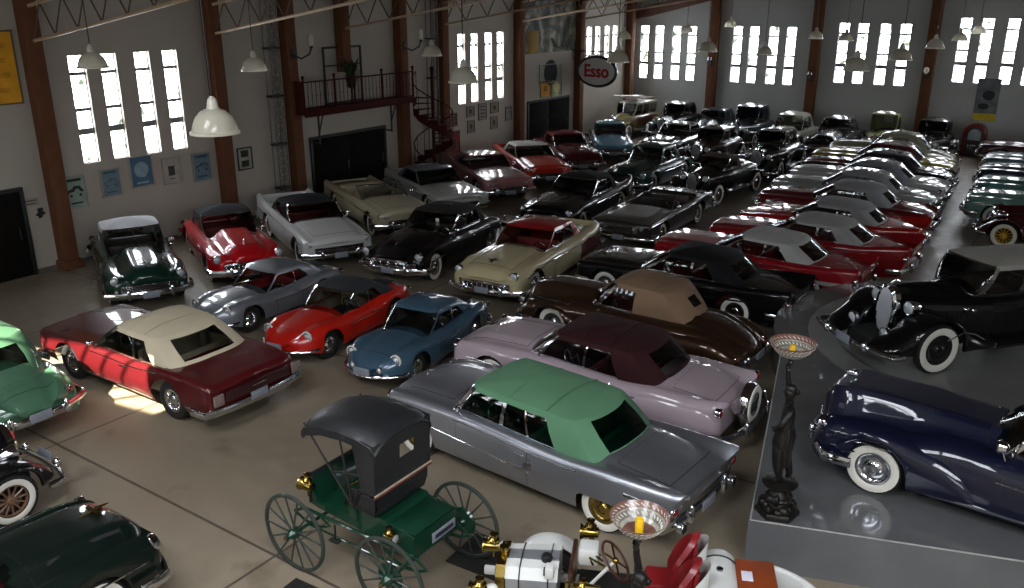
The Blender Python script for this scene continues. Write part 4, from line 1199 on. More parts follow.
# sconces on the back wall columns
for x, z, lb in ((-18.05, 3.6, 'small dark wall lamp on the first back wall column'), (-12.75, 3.1, 'small dark wall lamp on the column right of the second back window group'), (-7.45, 3.5, 'small pale wall lamp on the column before the last back window group')):
    root = thing('wall_lamp', (x, YB-.37, z), 0, lb, 'wall lamp')
    m = MB(); m.box((0, -.02, 0), (.2, .04, .3), .01); m.tube([(0, -.04, 0), (0, -.2, -.03), (0, -.28, .08)], .025, 6); m.build('bracket', IRON, root)
    m = MB(); m.lathe([(.05, 0), (.13, .12), (.1, .26), (.03, .3)], (0, -.28, .08), n=12); m.build('lamp_shade', SHADE if 'pale' in lb else CHROME_D, root)
# round-topped red machine against the back wall
root = thing('vintage_jukebox', (-5.0, YB-.55, 0), 0, 'round-topped red and dark jukebox against the back wall', 'jukebox')
def arch(w, h, d0, d1, n=14):
    pts = [(-w, 0)]+[(-w*cos(PI*k/n), h-w+w*sin(PI*k/n)) for k in range(n+1)]+[(w, 0)]
    m = MB(); m.grid([[(x, d0, z) for x, z in pts], [(x, d1, z) for x, z in pts]], True, True, True); return m
arch(.5, 1.5, .25, -.25).build('cabinet', mat('dark wood cabinet', '#2c1613', .4, coat=.3, noise=(8, .15)), root)
m = MB(); m.tube([(-.42, -.27, .1)]+[(-.42*cos(PI*k/14), -.27, 1.02+.42*sin(PI*k/14)) for k in range(15)]+[(.42, -.27, .1)], .06, 8); m.build('red_arch', mat('red tube plastic', '#7d1015', .3, coat=.6, noise=(4, .05)), root)
arch(.26, .5, -.24, -.28).build('display', mat('pale display glass', '#8c9498', .2, noise=(9, .2)), root).location = (0, 0, .75)
m = MB()
for k in range(5): m.box((-.2+.1*k, -.27, .36), (.03, .03, .4), .008)
m.build('speaker_bars', CHROME_D, root)

# ------------------------------------------------------------------ stage and turntable
STG = .70
KS = (6.947-STG)/(6.947-.25)
C0 = (-1.05*KS, 18.9*KS); R0 = 4.35*KS
pts = []
A0 = (-3.05*KS, 10.1*KS)
u = Vector((cos(rad(18.6)), sin(rad(18.6)))); 
e = Vector(A0)+u*11.2
pts = [A0, (e.x, e.y), (8.7, 22.6)]
a1 = math.atan2(23.0-C0[1], .5-C0[0])
arc = [(C0[0]+R0*cos(a), C0[1]+R0*sin(a)) for a in [rad(68+ (214-68)*k/40) for k in range(41)]]
pts += arc
m = MB(); n = len(pts)
m.add([(x, y, 0.0) for x, y in pts]+[(x, y, STG) for x, y in pts], [list(range(n))[::-1], [n+i for i in range(n)]]+[(i, (i+1) % n, n+(i+1) % n, n+i) for i in range(n)])
def stage_mat(nm, c, r):
    return mat(nm, c, r, 0, coat=.35, noise=(1.2, .12), bump=(3, .02))
STM = stage_mat('polished grey stage paint', '#58595a', .14)
tag(m.build('floor_stage', STM), kind='structure')
m = MB(); m.lathe([(3.42, STG+.001), (3.42, STG+.02), (3.36, STG+.026), (.001, STG+.026)], (C0[0]+.05, C0[1]-.1, 0), n=72)
tag(m.build('floor_turntable', stage_mat('matt grey turntable paint', '#63645f', .5)), kind='structure')
m = MB(); m.lathe([(2.95, STG+.027), (2.95, STG+.032), (2.88, STG+.032), (2.88, STG+.027)], (C0[0]+.05, C0[1]-.1, 0), n=72, closed=True)
tag(m.build('trim_turntable_ring', mat('dark ring', '#3a3b3a', .5, noise=(3, .1))), kind='structure')
m = MB(); p = [Vector((x, y, STG)) for x, y in pts[:2]]; m.tube([p[0]+Vector((.02, .02, 0)), p[1]], .012, 6); m.tube([(A0[0]+.02, A0[1]+.02, STG), (arc[-1][0], arc[-1][1], STG)], .012, 6)
tag(m.build('trim_stage_edge', mat('worn pale stage edge', '#8d8c86', .5, noise=(9, .2))), kind='structure')

# ------------------------------------------------------------------ torch bearing statues
BRONZE = mat('dark bronze', '#1d1a17', .42, .5, noise=(7, .2), bump=(25, .25))
def skin_obj(name, joints, bones, m, parent, sub=2, root=0):
    me = bpy.data.meshes.new(name); me.from_pydata([j[:3] for j in joints], bones, [])
    me.materials.append(m); o = link(bpy.data.objects.new(name, me), parent)
    md = o.modifiers.new('skin', 'SKIN'); md.use_smooth_shade = True; md.branch_smoothing = .4
    for i, j in enumerate(joints):
        sv = me.skin_vertices[0].data[i]; r = j[3]; sv.radius = (r, j[4] if len(j) > 4 else r); sv.use_root = (i == root)
    s_ = o.modifiers.new('sub', 'SUBSURF'); s_.levels = sub; s_.render_levels = sub
    return o
def torch_statue(x, y, z, rz, label, bowl_scale=1.0):
    root = thing('torch_statue', (x, y, z), rz, label, 'statue')
    m = MB(); m.lathe([(.001, 0), (.29, 0), (.29, .05), (.27, .08), (.001, .08)], n=6); m.build('plinth', BRONZE, root)
    random.seed(3); m = MB()
    for k in range(26):
        a = 2*PI*k/13+random.uniform(-.2, .2); r = .18 if k < 13 else .11; zz = .11 if k < 13 else .23
        m.ball((r*cos(a), r*sin(a), zz), (random.uniform(.05, .09), random.uniform(.05, .09), random.uniform(.04, .09)), 8, 6)
    m.lathe([(.2, .05), (.17, .2), (.13, .3), (.09, .36), (.10, .42)], n=12)
    m.build('rockwork', BRONZE, root)
    m = MB(); m.lathe([(.001, .39), (.10, .39), (.22, .43), (.235, .46), (.2, .48), (.001, .49)], n=24); m.build('shell_plate', BRONZE, root)
    J = [(0, 0, 1.10, .10, .085), (0, .01, 1.24, .078, .065), (-.01, .01, 1.38, .10, .078), (-.01, .0, 1.47, .06), (0, .0, 1.53, .035), (.0, .01, 1.60, .058, .062), (0, .015, 1.68, .05, .05),
         (.06, .06, .92, .062), (.05, .07, .74, .048), (.03, .07, .60, .030), (.08, .075, .55, .024),
         (.02, -.06, .92, .062), (-.06, -.05, .75, .046), (-.1, -.04, .60, .030), (-.05, -.04, .56, .024),
         (-.02, .12, 1.44, .036), (.07, .19, 1.30, .030), (.13, .12, 1.20, .024), (.15, .07, 1.22, .018),
         (-.02, -.12, 1.46, .038), (.0, -.19, 1.58, .030), (.03, -.20, 1.74, .024), (.03, -.20, 1.80, .022)]
    Bn = [(0, 1), (1, 2), (2, 3), (3, 4), (4, 5), (5, 6), (0, 7), (7, 8), (8, 9), (9, 10), (0, 11), (11, 12), (12, 13), (13, 14), (2, 15), (15, 16), (16, 17), (17, 18), (2, 19), (19, 20), (20, 21), (21, 22)]
    J = [(j[0]*1.15, j[1]*1.15, .50+(j[2]-.55)*1.18)+tuple(q*1.5 for q in j[3:]) for j in J]
    fig = skin_obj('figure', J, Bn, BRONZE, root)
    def U(m):
        m.v = [(x*1.15, y*1.15, .50+(z-.55)*1.18) for x, y, z in m.v]; return m
    h = MB(); h.ball((-.012, .01, 1.66), (.068, .066, .06), 12, 8); h.ball((-.075, .01, 1.63), .035, 8, 6); U(h).build('hair', BRONZE, fig)
    # face: nose, brow and chin
    f = MB(); f.ball((.062, .01, 1.615), (.016, .011, .02), 8, 6); f.ball((.05, .032, 1.635), (.012, .012, .007), 6, 4); f.ball((.05, -.012, 1.635), (.012, .012, .007), 6, 4); f.ball((.055, .01, 1.59), (.012, .02, .006), 6, 4)
    U(f).build('face', BRONZE, fig)
    # hand closed round the torch stem: palm, four fingers and thumb
    m = MB(); m.ball((.03, -.20, 1.82), (.026, .018, .032), 8, 6)
    for k in range(4):
        zz = 1.80+.014*k; m.tube([(.03+.026*cos(a), -.185+.028*sin(a), zz) for a in (-2.4, -1.2, 0, 1.2, 2.2-.2*k)], .0075, 6)
    m.tube([(.01, -.2, 1.84), (.04, -.225, 1.85), (.06, -.2, 1.85), (.06, -.175, 1.845)], .008, 6); U(m).build('hand', BRONZE, fig)
    # drapery round the hips and one leg
    m = MB(); rows = []
    for zz, rx, ry, ox in ((1.28, .10, .11, 0), (1.18, .13, .14, 0), (1.05, .135, .15, .02), (.92, .115, .135, .02), (.80, .10, .12, .0), (.72, .085, .11, -.01)):
        rows.append([(ox+rx*(1+.08*sin(7*a+zz*6))*cos(a), ry*(1+.08*sin(7*a+zz*6))*sin(a), zz) for a in [2*PI*k/36 for k in range(36)]])
    m.grid(rows, True); m.build('drapery', BRONZE, root)
    m = MB(); m.tube([(.035, -.215, 1.70), (.035, -.215, 2.0), (.02, -.15, 2.12)], [.014, .016, .02], 8); m.lathe([(.02, 0), (.035, .02), (.02, .05), (.05, .08), (.09, .1)], (.02, -.15, 2.08), n=14); m.build('torch_stem', BRONZE, root)
    # glass mosaic bowl
    bx, by, bz = .02, -.15, 2.17; s_ = bowl_scale
    bands = [('terracotta glass', '#6f4c40', [(.001, 0), (.10, .012), (.16, .045)]), ('white mosaic', '#9c998e', [(.16, .045), (.19, .075)]), ('grey patterned glass', '#6f6a60', [(.19, .075), (.235, .13)]),
             ('white mosaic', '#9c998e', [(.235, .13), (.25, .15)]), ('terracotta glass', '#6f4c40', [(.25, .15), (.285, .195), (.29, .205), (.285, .208), (.24, .15)])]
    ob = None
    for nm, c_, pr in bands:
        m = MB()
        if nm == 'grey patterned glass':
            m.lathe([(r*s_, z_*s_) for r, z_ in pr], (bx, by, bz), n=40)
        else: m.lathe([(r*s_, z_*s_) for r, z_ in pr], (bx, by, bz), n=40)
        o = m.build('bowl' if ob is None else 'bowl_band', mat(nm, c_, .3, 0, coat=.5, noise=(30, .25)), root if ob is None else ob)
        if ob is None: ob = o
    for (ra, rb, za, zb_, dw) in ((.256, .272, .158, .178, .07), (.205, .225, .092, .118, .05)):
        m = MB()
        for k in range(30):
            a = 2*PI*k/30
            m.tube([(bx+s_*ra*cos(a-dw), by+s_*ra*sin(a-dw), bz+s_*za+.004), (bx+s_*rb*cos(a+dw), by+s_*rb*sin(a+dw), bz+s_*zb_+.004)], .008, 5)
        m.build('mosaic_tile', mat('white mosaic tile', '#c4c1b6', .3, noise=(30, .05)), ob)
    m = MB(); m.lathe([(.001, .0), (.04, .0), (.042, .13), (.034, .145), (.001, .145)], (bx, by, bz+.03), n=14); m.build('candle', mat('yellow wax', '#e3b41c', .4, noise=(20, .1)), root)
    return root
torch_statue(-2.80*KS, 10.52*KS, STG, 200, 'dark bronze torch statue standing on the corner of the grey stage', 1.02).scale = (.96, .96, .96)
torch_statue(-2.86, 6.27, 0, 205, 'torch statue with patterned bowl and yellow candle beside the red seat', .97)

# ------------------------------------------------------------------ highwheel buggy
GRN = paint('#0d3122', 0, .35); GRNW = mat('green grey wheel paint', '#2b332e', .5, coat=.2, noise=(9, .1)); BTOP = mat('black buggy leather', '#17181a', .5, 0, coat=.1, bump=(30, .2), noise=(3, .1))
root = thing('motor_buggy', (-6.75, 6.87, 0), 180, 'green highwheel motor buggy with black folding top and spoked wheels', 'horseless carriage')
def spoked(r, n):
    t = MB(); t.lathe([(r-.045, -.018), (r-.012, -.02), (r, -.012), (r, .012), (r-.012, .02), (r-.045, .018)], axis='y', n=40, closed=True)
    s_ = MB()
    for k in range(n):
        a = 2*PI*k/n; s_.cyl((cos(a)*.05, (-1)**k*.02, sin(a)*.05), (cos(a)*(r-.04), 0, sin(a)*(r-.04)), .015, .011, 6)
    h = MB(); h.lathe([(.001, .14), (.03, .14), (.035, .09), (.06, .06), (.075, .03), (.075, -.03), (.06, -.07), (.04, -.1), (.001, -.1)], axis='y', n=16)
    return t.mesh('wheel', GRNW), s_.mesh('spokes', GRNW), h.mesh('hub', GRN)
R_ = .54; wt_, ws_, wh_ = spoked(R_, 14)
for x in (.8, -.8):
    for y in (.725, -.725):
        w = link(bpy.data.objects.new('wheel', wt_), root); w.location = (x, y, R_)
        if y < 0: w.rotation_euler = (0, 0, PI)
        link(bpy.data.objects.new('spokes', ws_), w); link(bpy.data.objects.new('hub', wh_), w)
        cp = MB(); cp.lathe([(.001, .165), (.02, .16), (.028, .13), (.001, .13)], axis='y', n=12); cp.build('hub_cap', BRASS, w)
        if x < 0:
            d = MB(); d.lathe([(.001, -.05), (.17, -.05), (.19, -.02), (.17, -.01), (.001, -.01)], axis='y', n=24)
            d.build('brake_drum', GRN, w)
m = MB()
for x in (.8, -.8):
    m.cyl((x, -.72, R_), (x, .72, R_), .022, n=8)
    for k in (-.42, .42): m.tube([(x+.32, k, R_+.05), (x+.16, k, R_+.14), (x, k, R_+.17), (x-.16, k, R_+.14), (x-.32, k, R_+.05), (x-.16, k, R_-.02), (x, k, R_-.04), (x+.16, k, R_-.02), (x+.32, k, R_+.05)], .014, 6, flat=1.6)
for k in (-.38, .38): m.tube([(.95, k, .66), (-.95, k, .66)], .025, 6); m.tube([(.8, k*1.2, R_-.03), (-.8, k*1.2, R_-.03)], .015, 6)
m.build('chassis', GRN, root)
# body tub
m = MB()
def prism(m, prof, y0, y1):
    m.grid([[(x, y0, z) for x, z in prof], [(x, y1, z) for x, z in prof]], True, True, True)
prism(m, [(.72, .78), (.80, .80), (.84, 1.18), (.81, 1.2), (.70, .86), (.1, .86), (-.02, 1.02), (-.45, 1.02), (-.50, .98), (-.92, .94), (-.92, .68), (-.2, .68), (-.1, .72)], -.40, .40)
m.build('body', GRN, root)
m = MB(); m.box((-.68, 0, .965), (.46, .74, .03), .01); m.build('rear_deck_lid', GRN, root)
m = MB(); prism(m, [(.12, .86), (.14, 1.02), (-.02, 1.06), (-.02, .86)], .36, .41); prism(m, [(.12, .86), (.14, 1.02), (-.02, 1.06), (-.02, .86)], -.41, -.36); m.build('seat_riser', GRN, root)
m = MB(); m.box((.815, 0, 1.02), (.03, .84, .42), .01); m.build('dashboard', BTOP, root)
m = MB(); m.box((-.1, 0, 1.1), (.46, .82, .13), .05); m.box((-.36, 0, 1.3), (.1, .82, .45), .04); m.build('seat', BTOP, root)
for sg in (1, -1):
    m = MB(); m.box((-.14, sg*.42, 1.17), (.44, .05, .26), .02); m.build('seat_side', BTOP, root)
# hood: curved top, back curtain, bows
m = MB(); rows = []
for (x, z, w) in ((.80, 2.0, .48), (.72, 2.08, .50), (.45, 2.17, .51), (.1, 2.21, .52), (-.2, 2.2, .52), (-.4, 2.15, .515), (-.47, 2.07, .51)):
    row = []
    for k in range(-8, 9):
        u = k/8; zz = z-.10*abs(u)**4-.03*u*u; row.append((x, w*u, zz))
    row = [(x, -w, row[0][2]-.09)]+row+[(x, w, row[-1][2]-.09)]
    rows.append(row)
m.grid(rows); inn_ = [[(a*.985, b*.97, c_-.02) for a, b, c_ in r] for r in rows]; m.grid(inn_, flip=True)
m.build('folding_top', BTOP, root)
m = MB(); rows = []
wz0, wz1, wy0, wy1 = 1.70, 1.88, -.2, .06
ys = [-.51, -.3, wy0, wy1, .3, .51]; zs = [1.38, 1.5, wz0, wz1, 1.95, 2.05]
xo = lambda z: -.43-.04*(z-1.38)
for i in range(len(ys)-1):
    for k in range(len(zs)-1):
        if ys[i] == wy0 and zs[k] == wz0: continue
        q = [(xo(zs[k]), ys[i], zs[k]), (xo(zs[k]), ys[i+1], zs[k]), (xo(zs[k+1]), ys[i+1], zs[k+1]), (xo(zs[k+1]), ys[i], zs[k+1])]
        m.add(q, [(0, 1, 2, 3)]); m.add([(x+.012, y, z) for x, y, z in q], [(3, 2, 1, 0)])
for sg in (1, -1): m.add([(xo(1.38), .51*sg, 1.38), (xo(2.05), .51*sg, 2.05), (-.08, .51*sg, 2.09), (-.22, .51*sg, 1.38)], [(0, 1, 2, 3)]); m.add([(xo(1.38), .505*sg, 1.38), (xo(2.05), .505*sg, 2.05), (-.08, .505*sg, 2.09), (-.22, .505*sg, 1.38)], [(3, 2, 1, 0)])
cur = m.build('back_curtain', BTOP, root)
m = MB(); m.add([(xo(wz0)+.004, wy0, wz0), (xo(wz0)+.004, wy1, wz0), (xo(wz1)+.004, wy1, wz1), (xo(wz1)+.004, wy0, wz1)], [(0, 1, 2, 3)]); m.build('curtain_window', glass('clear celluloid', '#c9c9c0'), cur)
m = MB(); m.box((-.442, 0, 1.365), (.02, 1.04, .022)); m.build('stripe_red', mat('red binding', '#6d2a22', .6, noise=(9, .1)), cur)
m = MB(); m.box((-.444, 0, 1.392), (.02, 1.04, .014)); m.build('stripe_white', mat('cream binding', '#a79c88', .6, noise=(9, .1)), cur)
m = MB(); m.grid([[(-.43, y, 1.36), (-.42, y, 1.2), (-.36, y, 1.04)] for y in [-.46+.92*k/8 for k in range(9)]]); m.build('lower_curtain', BTOP, cur)
for sg in (1, -1):
    m = MB()
    m.cyl((-.02, sg*.47, 1.08), (.72, sg*.49, 2.02), .014, n=6); m.cyl((-.02, sg*.47, 1.08), (.12, sg*.5, 2.1), .013, n=6); m.cyl((-.02, sg*.47, 1.08), (-.4, sg*.5, 2.02), .013, n=6); m.cyl((.25, sg*.49, 1.50), (-.35, sg*.5, 1.62), .012, n=6)
    m.build('top_bow', IRON, root)
def brass_lamp(p, root, s_=1.0, name='side_lamp', fwd=1):
    m = MB(); m.lathe([(.001, -.1*s_), (.05*s_, -.09*s_), (.06*s_, .04*s_), (.075*s_, .06*s_), (.078*s_, .075*s_), (.06*s_, .07*s_)], p, 'x', 16)
    m.lathe([(.05*s_, 0), (.055*s_, .03*s_), (.03*s_, .05*s_), (.03*s_, .08*s_), (.04*s_, .09*s_), (.001, .1*s_)], (p[0]-.02*s_, p[1], p[2]+.05*s_), n=12)
    m.cyl((p[0]-.02, p[1], p[2]-.05*s_), (p[0]-.02, p[1], p[2]-.13*s_), .012, n=6)
    if fwd < 0: m.v = [(2*p[0]-x, y, z) for x, y, z in m.v]
    o = m.build(name, BRASS, root)
    l = MB().lathe([(.062*s_, .068*s_), (.04*s_, .08*s_), (.001, .085*s_)], p, 'x', 14)
    if fwd < 0: l.v = [(2*p[0]-x, y, z) for x, y, z in l.v]
    l.build('lens', LENS, o); return o
brass_lamp((.78, .48, 1.12), root, 1.2, 'headlamp'); brass_lamp((.78, -.48, 1.12), root, 1.2, 'headlamp')
brass_lamp((-.62, .47, .88), root, 1.0, 'tail_lamp', -1)
m = MB(); m.box((-.945, -.12, .78), (.015, .44, .13), .004); m.build('license_plate', PLATE, root)
m = MB(); m.box((-.955, -.12, .78), (.006, .34, .05)); m.build('plate_characters', mat('dark plate ink', '#222736', .5, noise=(60, .9)), root)
m = MB(); m.tube([(.35, .25, .88), (.28, .25, 1.15), (.05, .2, 1.32), (-.0, .05, 1.34)], .014, 6); m.ball((0, .04, 1.34), .03); m.build('steering_tiller', BRASS, root)
for sg in (1, -1): m = MB(); m.tube([(.3, sg*.5, .5), (.3, sg*.5, .72)], .014, 6); m.box((.3, sg*.5, .5), (.16, .1, .02), .005); m.build('step', IRON, root)
# dark mats under the buggy
for i, (x, y, rz, w, d, lb) in enumerate(((-5.25, 7.75, 3, 1.7, .75, 'dark rubber mat on the floor behind the right rear wheel of the buggy'), (-6.85, 5.75, 3, 1.1, .55, 'dark mat on the floor between the left wheels of the buggy'))):
    m = MB(); m.box((0, 0, .012), (w, d, .02), .008)
    for k in range(6): m.box((0, -d/2+d*(k+.5)/6, .024), (w-.08, .02, .006))
    o = m.build('floor_mat', mat('black rubber mat', '#15130f', .8, bump=(40, .3), noise=(6, .15)), None, (x, y, 0)); o.rotation_euler = (0, 0, rad(rz)); tag(o, lb, 'mat')

# ------------------------------------------------------------------ brass era racer
WHT = mat('cream white enamel', '#cfcfca', .3, 0, coat=.8, noise=(2, .04)); SILV = mat('brushed aluminium bonnet', '#b9bcc0', .3, .7, noise=(3, .06), bump=(60, .05)); REDL = mat('red buttoned leather', '#7a1418', .4, 0, coat=.3, noise=(5, .1), bump=(40, .15))
root = thing('brass_era_racer', (-3.58, 7.36, 0), 205, 'open white racing car with brass radiator, red seats and white tank', 'car'); root.scale = (.95, .95, .87)
m = MB()
for sg in (1, -1): m.box((-.1, sg*.34, .56), (3.6, .07, .12), .02)
for x in (1.45, .6, -.4, -1.4, -1.8): m.box((x, 0, .56), (.08, .7, .08), .01)
for x in (.92, -1.35): m.cyl((x, -.70, .35), (x, .70, .35), .03, n=8)
m.build('chassis', WHT, root)
m = MB(); m.box((-.35, 0, .64), (1.7, .86, .04), .01); m.build('floorboard', mat('dark floorboard', '#15110e', .7, noise=(5, .2)), root)
# bonnet
def hood_ring(x, s_, zt):
    w = .31*s_; return [(x, -w, .62), (x, -w, zt-.14), (x, -w*.72, zt-.02), (x, -w*.3, zt), (x, w*.3, zt), (x, w*.72, zt-.02), (x, w, zt-.14), (x, w, .62)]
m = MB(); m.grid([hood_ring(1.32, 1, 1.13), hood_ring(.72, 1.08, 1.17)], True, True, True); m.build('hood', SILV, root, sharp=20)
m = MB(); m.grid([[(x+.0, y*1.01, z+.003) for x, y, z in hood_ring(1.33, 1, 1.13)][1:4], [(x+.0, y*1.01, z+.003) for x, y, z in hood_ring(.71, 1.08, 1.17)][1:4]]); m.grid([[(x, y*1.01, z+.003) for x, y, z in hood_ring(1.33, 1, 1.13)][4:7], [(x, y*1.01, z+.003) for x, y, z in hood_ring(.71, 1.08, 1.17)][4:7]], flip=True)
m.build('hood_shoulder', WHT, root, sharp=20)
for x in (1.16, .82):
    s_ = lerp(1, 1.08, (1.32-x)/.6); m = MB(); m.tube([(a, b*1.03, c_+.008) for a, b, c_ in hood_ring(x, s_, lerp(1.13, 1.17, (1.32-x)/.77))], .02, 6, flat=.4); m.build('leather_strap', mat('black strap leather', '#101012', .5, noise=(9, .1)), root)
m = MB(); m.grid([hood_ring(1.44, 1.04, 1.15), hood_ring(1.33, 1.06, 1.16)], True, True, True); rd = m.build('radiator', BRASS, root, sharp=20)
m = MB()
for k in range(11): m.box((1.448, 0, .70+.036*k), (.012, .5, .012))
m.build('radiator_core', DARK, rd)
m = MB(); m.lathe([(.05, 1.15), (.05, 1.19), (.065, 1.2), (.06, 1.24), (.001, 1.25)], (1.38, 0, 0), n=14); m.cyl((1.38, -.09, 1.23), (1.38, .09, 1.23), .012, n=6); m.build('radiator_cap', BRASS, rd)
for sg in (1, -1):
    o = brass_lamp((1.62, sg*.44, .88), root, 1.4, 'headlamp')
    m = MB(); m.ball((1.46, sg*.42, .9), (.08, .075, .075), 12, 8); m.build('lamp_back', WHT, o)
# scuttle / firewall and side lamps
m = MB(); m.box((.56, 0, .92), (.06, .72, .56), .03); m.build('firewall', mat('varnished wood', '#3d2416', .4, coat=.5, noise=(6, .15)), root)
m = MB(); m.box((.38, -.08, 1.2), (.24, .26, .24), .04); m.build('instrument_box', WHT, root)
m = MB(); m.box((.80, .32, 1.18), (.1, .14, .16), .02); m.build('timer_box', WHT, root); m = MB(); m.box((.86, .32, 1.17), (.02, .07, .08)); m.build('timer_window', DARK, root)
m = MB(); m.lathe([(.06, 0), (.07, .05), (.05, .09), (.001, .1)], (.86, .1, 1.16), n=14); m.build('filler_cap', IRON, root)
brass_lamp((.42, -.5, 1.2), root, 1.35, 'side_lamp'); brass_lamp((.42, .52, 1.12), root, 1.1, 'side_lamp')
m = MB()
for k in range(4): m.tube([(.46+.06*k, .44, .75), (.42+.06*k, .5, .95), (.40+.06*k, .46, 1.16)], .022, 8)
m.tube([(.5, .46, 1.0), (.34, .56, 1.2), (.2, .6, 1.24)], [.03, .05, .02], 8); m.build('brass_horn', BRASS, root)
m = MB()
for k in range(5): m.tube([(.4-.02*k, -.3+.1*k, 1.16), (.36, -.28+.1*k, 1.28+.02*(k % 2)), (.3-.03*k, -.24+.1*k, 1.2)], .014, 6)
m.build('brass_pipes', BRASS, root)
# steering
c_ = Vector((.06, .2, 1.34)); T = Matrix.Rotation(rad(-52), 3, 'Y'); m = MB(); R2 = .25
m.tube([c_+T @ Vector((cos(2*PI*k/24)*R2, sin(2*PI*k/24)*R2, 0)) for k in range(24)], .017, 8, closed=True)
sw = m.build('steering_wheel', mat('brown wood rim', '#3c1d16', .4, coat=.5, noise=(8, .1)), root)
m = MB()
for k in range(4): m.cyl(c_, c_+T @ Vector((cos(k*PI/2+.4)*R2, sin(k*PI/2+.4)*R2, 0)), .012, n=6)
m.ball(c_, .04); m.build('wheel_spokes', BRASS, sw)
m = MB(); m.cyl(c_, (.42, .2, .82), .022, n=8); m.build('steering_column', WHT, root)
m = MB(); m.tube([(-.1, .47, .6), (-.05, .49, .9), (-.12, .5, 1.1)], .015, 6); m.ball((-.12, .5, 1.13), .03); m.tube([(0, .53, .6), (.06, .54, .88), (.02, .55, 1.05)], .015, 6); m.build('hand_lever', BRASS, root)
# bucket seats
for sg in (1, -1):
    m = MB(); rows = []
    for i in range(13):
        a = PI*(.5+i/12); x, y = -.55+.30*cos(a), sg*.25+.23*sin(a)
        hgt = .94+.55*max(0, -cos(a))**.7
        rows.append([(x*1.0, y, .68), (x-.03, y*1.0, hgt), (x-.05, y, hgt+.03), (x+.04*(-cos(a)), y-.05*sin(a), hgt), (x+.05*(-cos(a)), y-.05*sin(a), .72)])
    m.grid(rows, cap0=True, cap1=True); m.box((-.48, sg*.25, .76), (.4, .4, .14), .05); s2 = m.build('seat', REDL, root)
    m = MB()
    for k in range(7): m.tube([(-.82+.012, sg*.25-.15+.05*k, .85), (-.815, sg*.25-.15+.05*k, 1.05), (-.85, sg*.25-.15+.05*k, 1.42)], .026, 6)
    m.build('seat_roll', REDL, s2)
    m = MB(); rows = []
    for i in range(13):
        a = PI*(.5+i/12); x, y = -.57+.40*cos(a), sg*.25+.27*sin(a); hgt = .93+.56*max(0, -cos(a))**.7
        rows.append([(x, y, .62), (x-.03, y, hgt-.02)])
    m.grid(rows); m.build('seat_shell', WHT, s2)
# tank across the car
m = MB(); m.lathe([(.001, -.48), (.2, -.48), (.235, -.46), (.24, -.44), (.24, .44), (.235, .46), (.2, .48), (.001, .48)], (-1.13, 0, .92), 'y', 28); tk = m.build('fuel_tank', WHT, root)
for y in (-.32, .32): MB().tube([(-1.13+.246*cos(2*PI*k/24), y, .92+.246*sin(2*PI*k/24)) for k in range(24)], .012, 6, closed=True, flat=1).build('tank_strap', mat('black strap leather', '#101012', .5), tk)
m = MB(); m.lathe([(.04, 0), (.04, .03), (.001, .035)], (-1.13, -.05, 1.155), n=12); m.build('tank_cap', CHROME_D, tk)
# rear deck, leather case, spare
m = MB(); rows = []
for t in (0, 1):
    rows.append([(-1.62+.80*cos(a), .86*sin(a), .62+.05*t) for a in [2*PI*k/40 for k in range(40)]])
m.grid(rows, True, True, True); m.tube([(-1.62+.80*cos(2*PI*k/40), .86*sin(2*PI*k/40), .67) for k in range(40)], .035, 8, closed=True); m.build('rear_deck', WHT, root)
m = MB(); m.lathe([(.001, 0), (.16, 0), (.2, .03), (.2, .1), (.16, .13), (.001, .13)], (-1.9, .3, .68), n=24); m.build('spare_rim', CHROME, root)
for sg in (1, -1):
    m = MB(); rows = []
    for i in range(13):
        a = rad(12+140*i/12); rows.append([(.92+.42*cos(a), sg*.66, .40+.42*sin(a)), (.92+.44*cos(a), sg*.78, .40+.45*sin(a)), (.92+.42*cos(a), sg*.92, .40+.42*sin(a))])
    m.grid(rows); m.grid([[(x, y, z-.012) for x, y, z in r] for r in rows], flip=True); m.build('front_fender', WHT, root)
t_, w_, h_ = wheel_meshes(.35, .12, 'Wk')
for x, y in ((.92, .78), (.92, -.78), (-1.35, .72), (-1.35, -.72)):
    o = link(bpy.data.objects.new('wheel', t_), root); o.location = (x, y, .35); o.rotation_euler = (0, 0, PI if y < 0 else 0)
    link(bpy.data.objects.new('whitewall', w_), o); link(bpy.data.objects.new('hubcap', h_), o)
root = thing('leather_case', (-2.26, 8.02, .61), 205, 'flat reddish brown leather case with small white label on the racer deck', 'case')
m = MB(); m.box((0, 0, .16), (.44, .76, .32), .03); m.build('body', mat('reddish brown leather', '#7a3514', .5, 0, coat=.2, noise=(4, .1), bump=(50, .15)), root)
m = MB(); m.box((.0, .0, .24), (.45, .77, .012), .004); m.build('lid_line', DARK, root)
m = MB(); m.box((.1, -.05, .324), (.12, .17, .006), .002); m.build('label', mat('white label', '#c9c3cf', .5, noise=(40, .15)), root)
m = MB()
for y in (-.2, .2): m.box((.226, y, .24), (.012, .05, .07), .004)
m.build('clasp', BRASS, root)

# ------------------------------------------------------------------ the cars
def quad(y1=.62, y2=.8, z=.68, r=.075, **k): return dict(y=[y1, y2], z=z, r=r, **k)
GL = 'cars angled along the left wall'; GM = 'cars in the middle rows'; GA = 'cars beside the centre aisle'; GR = 'cars right of the aisle'; GB = 'cars against the back wall'
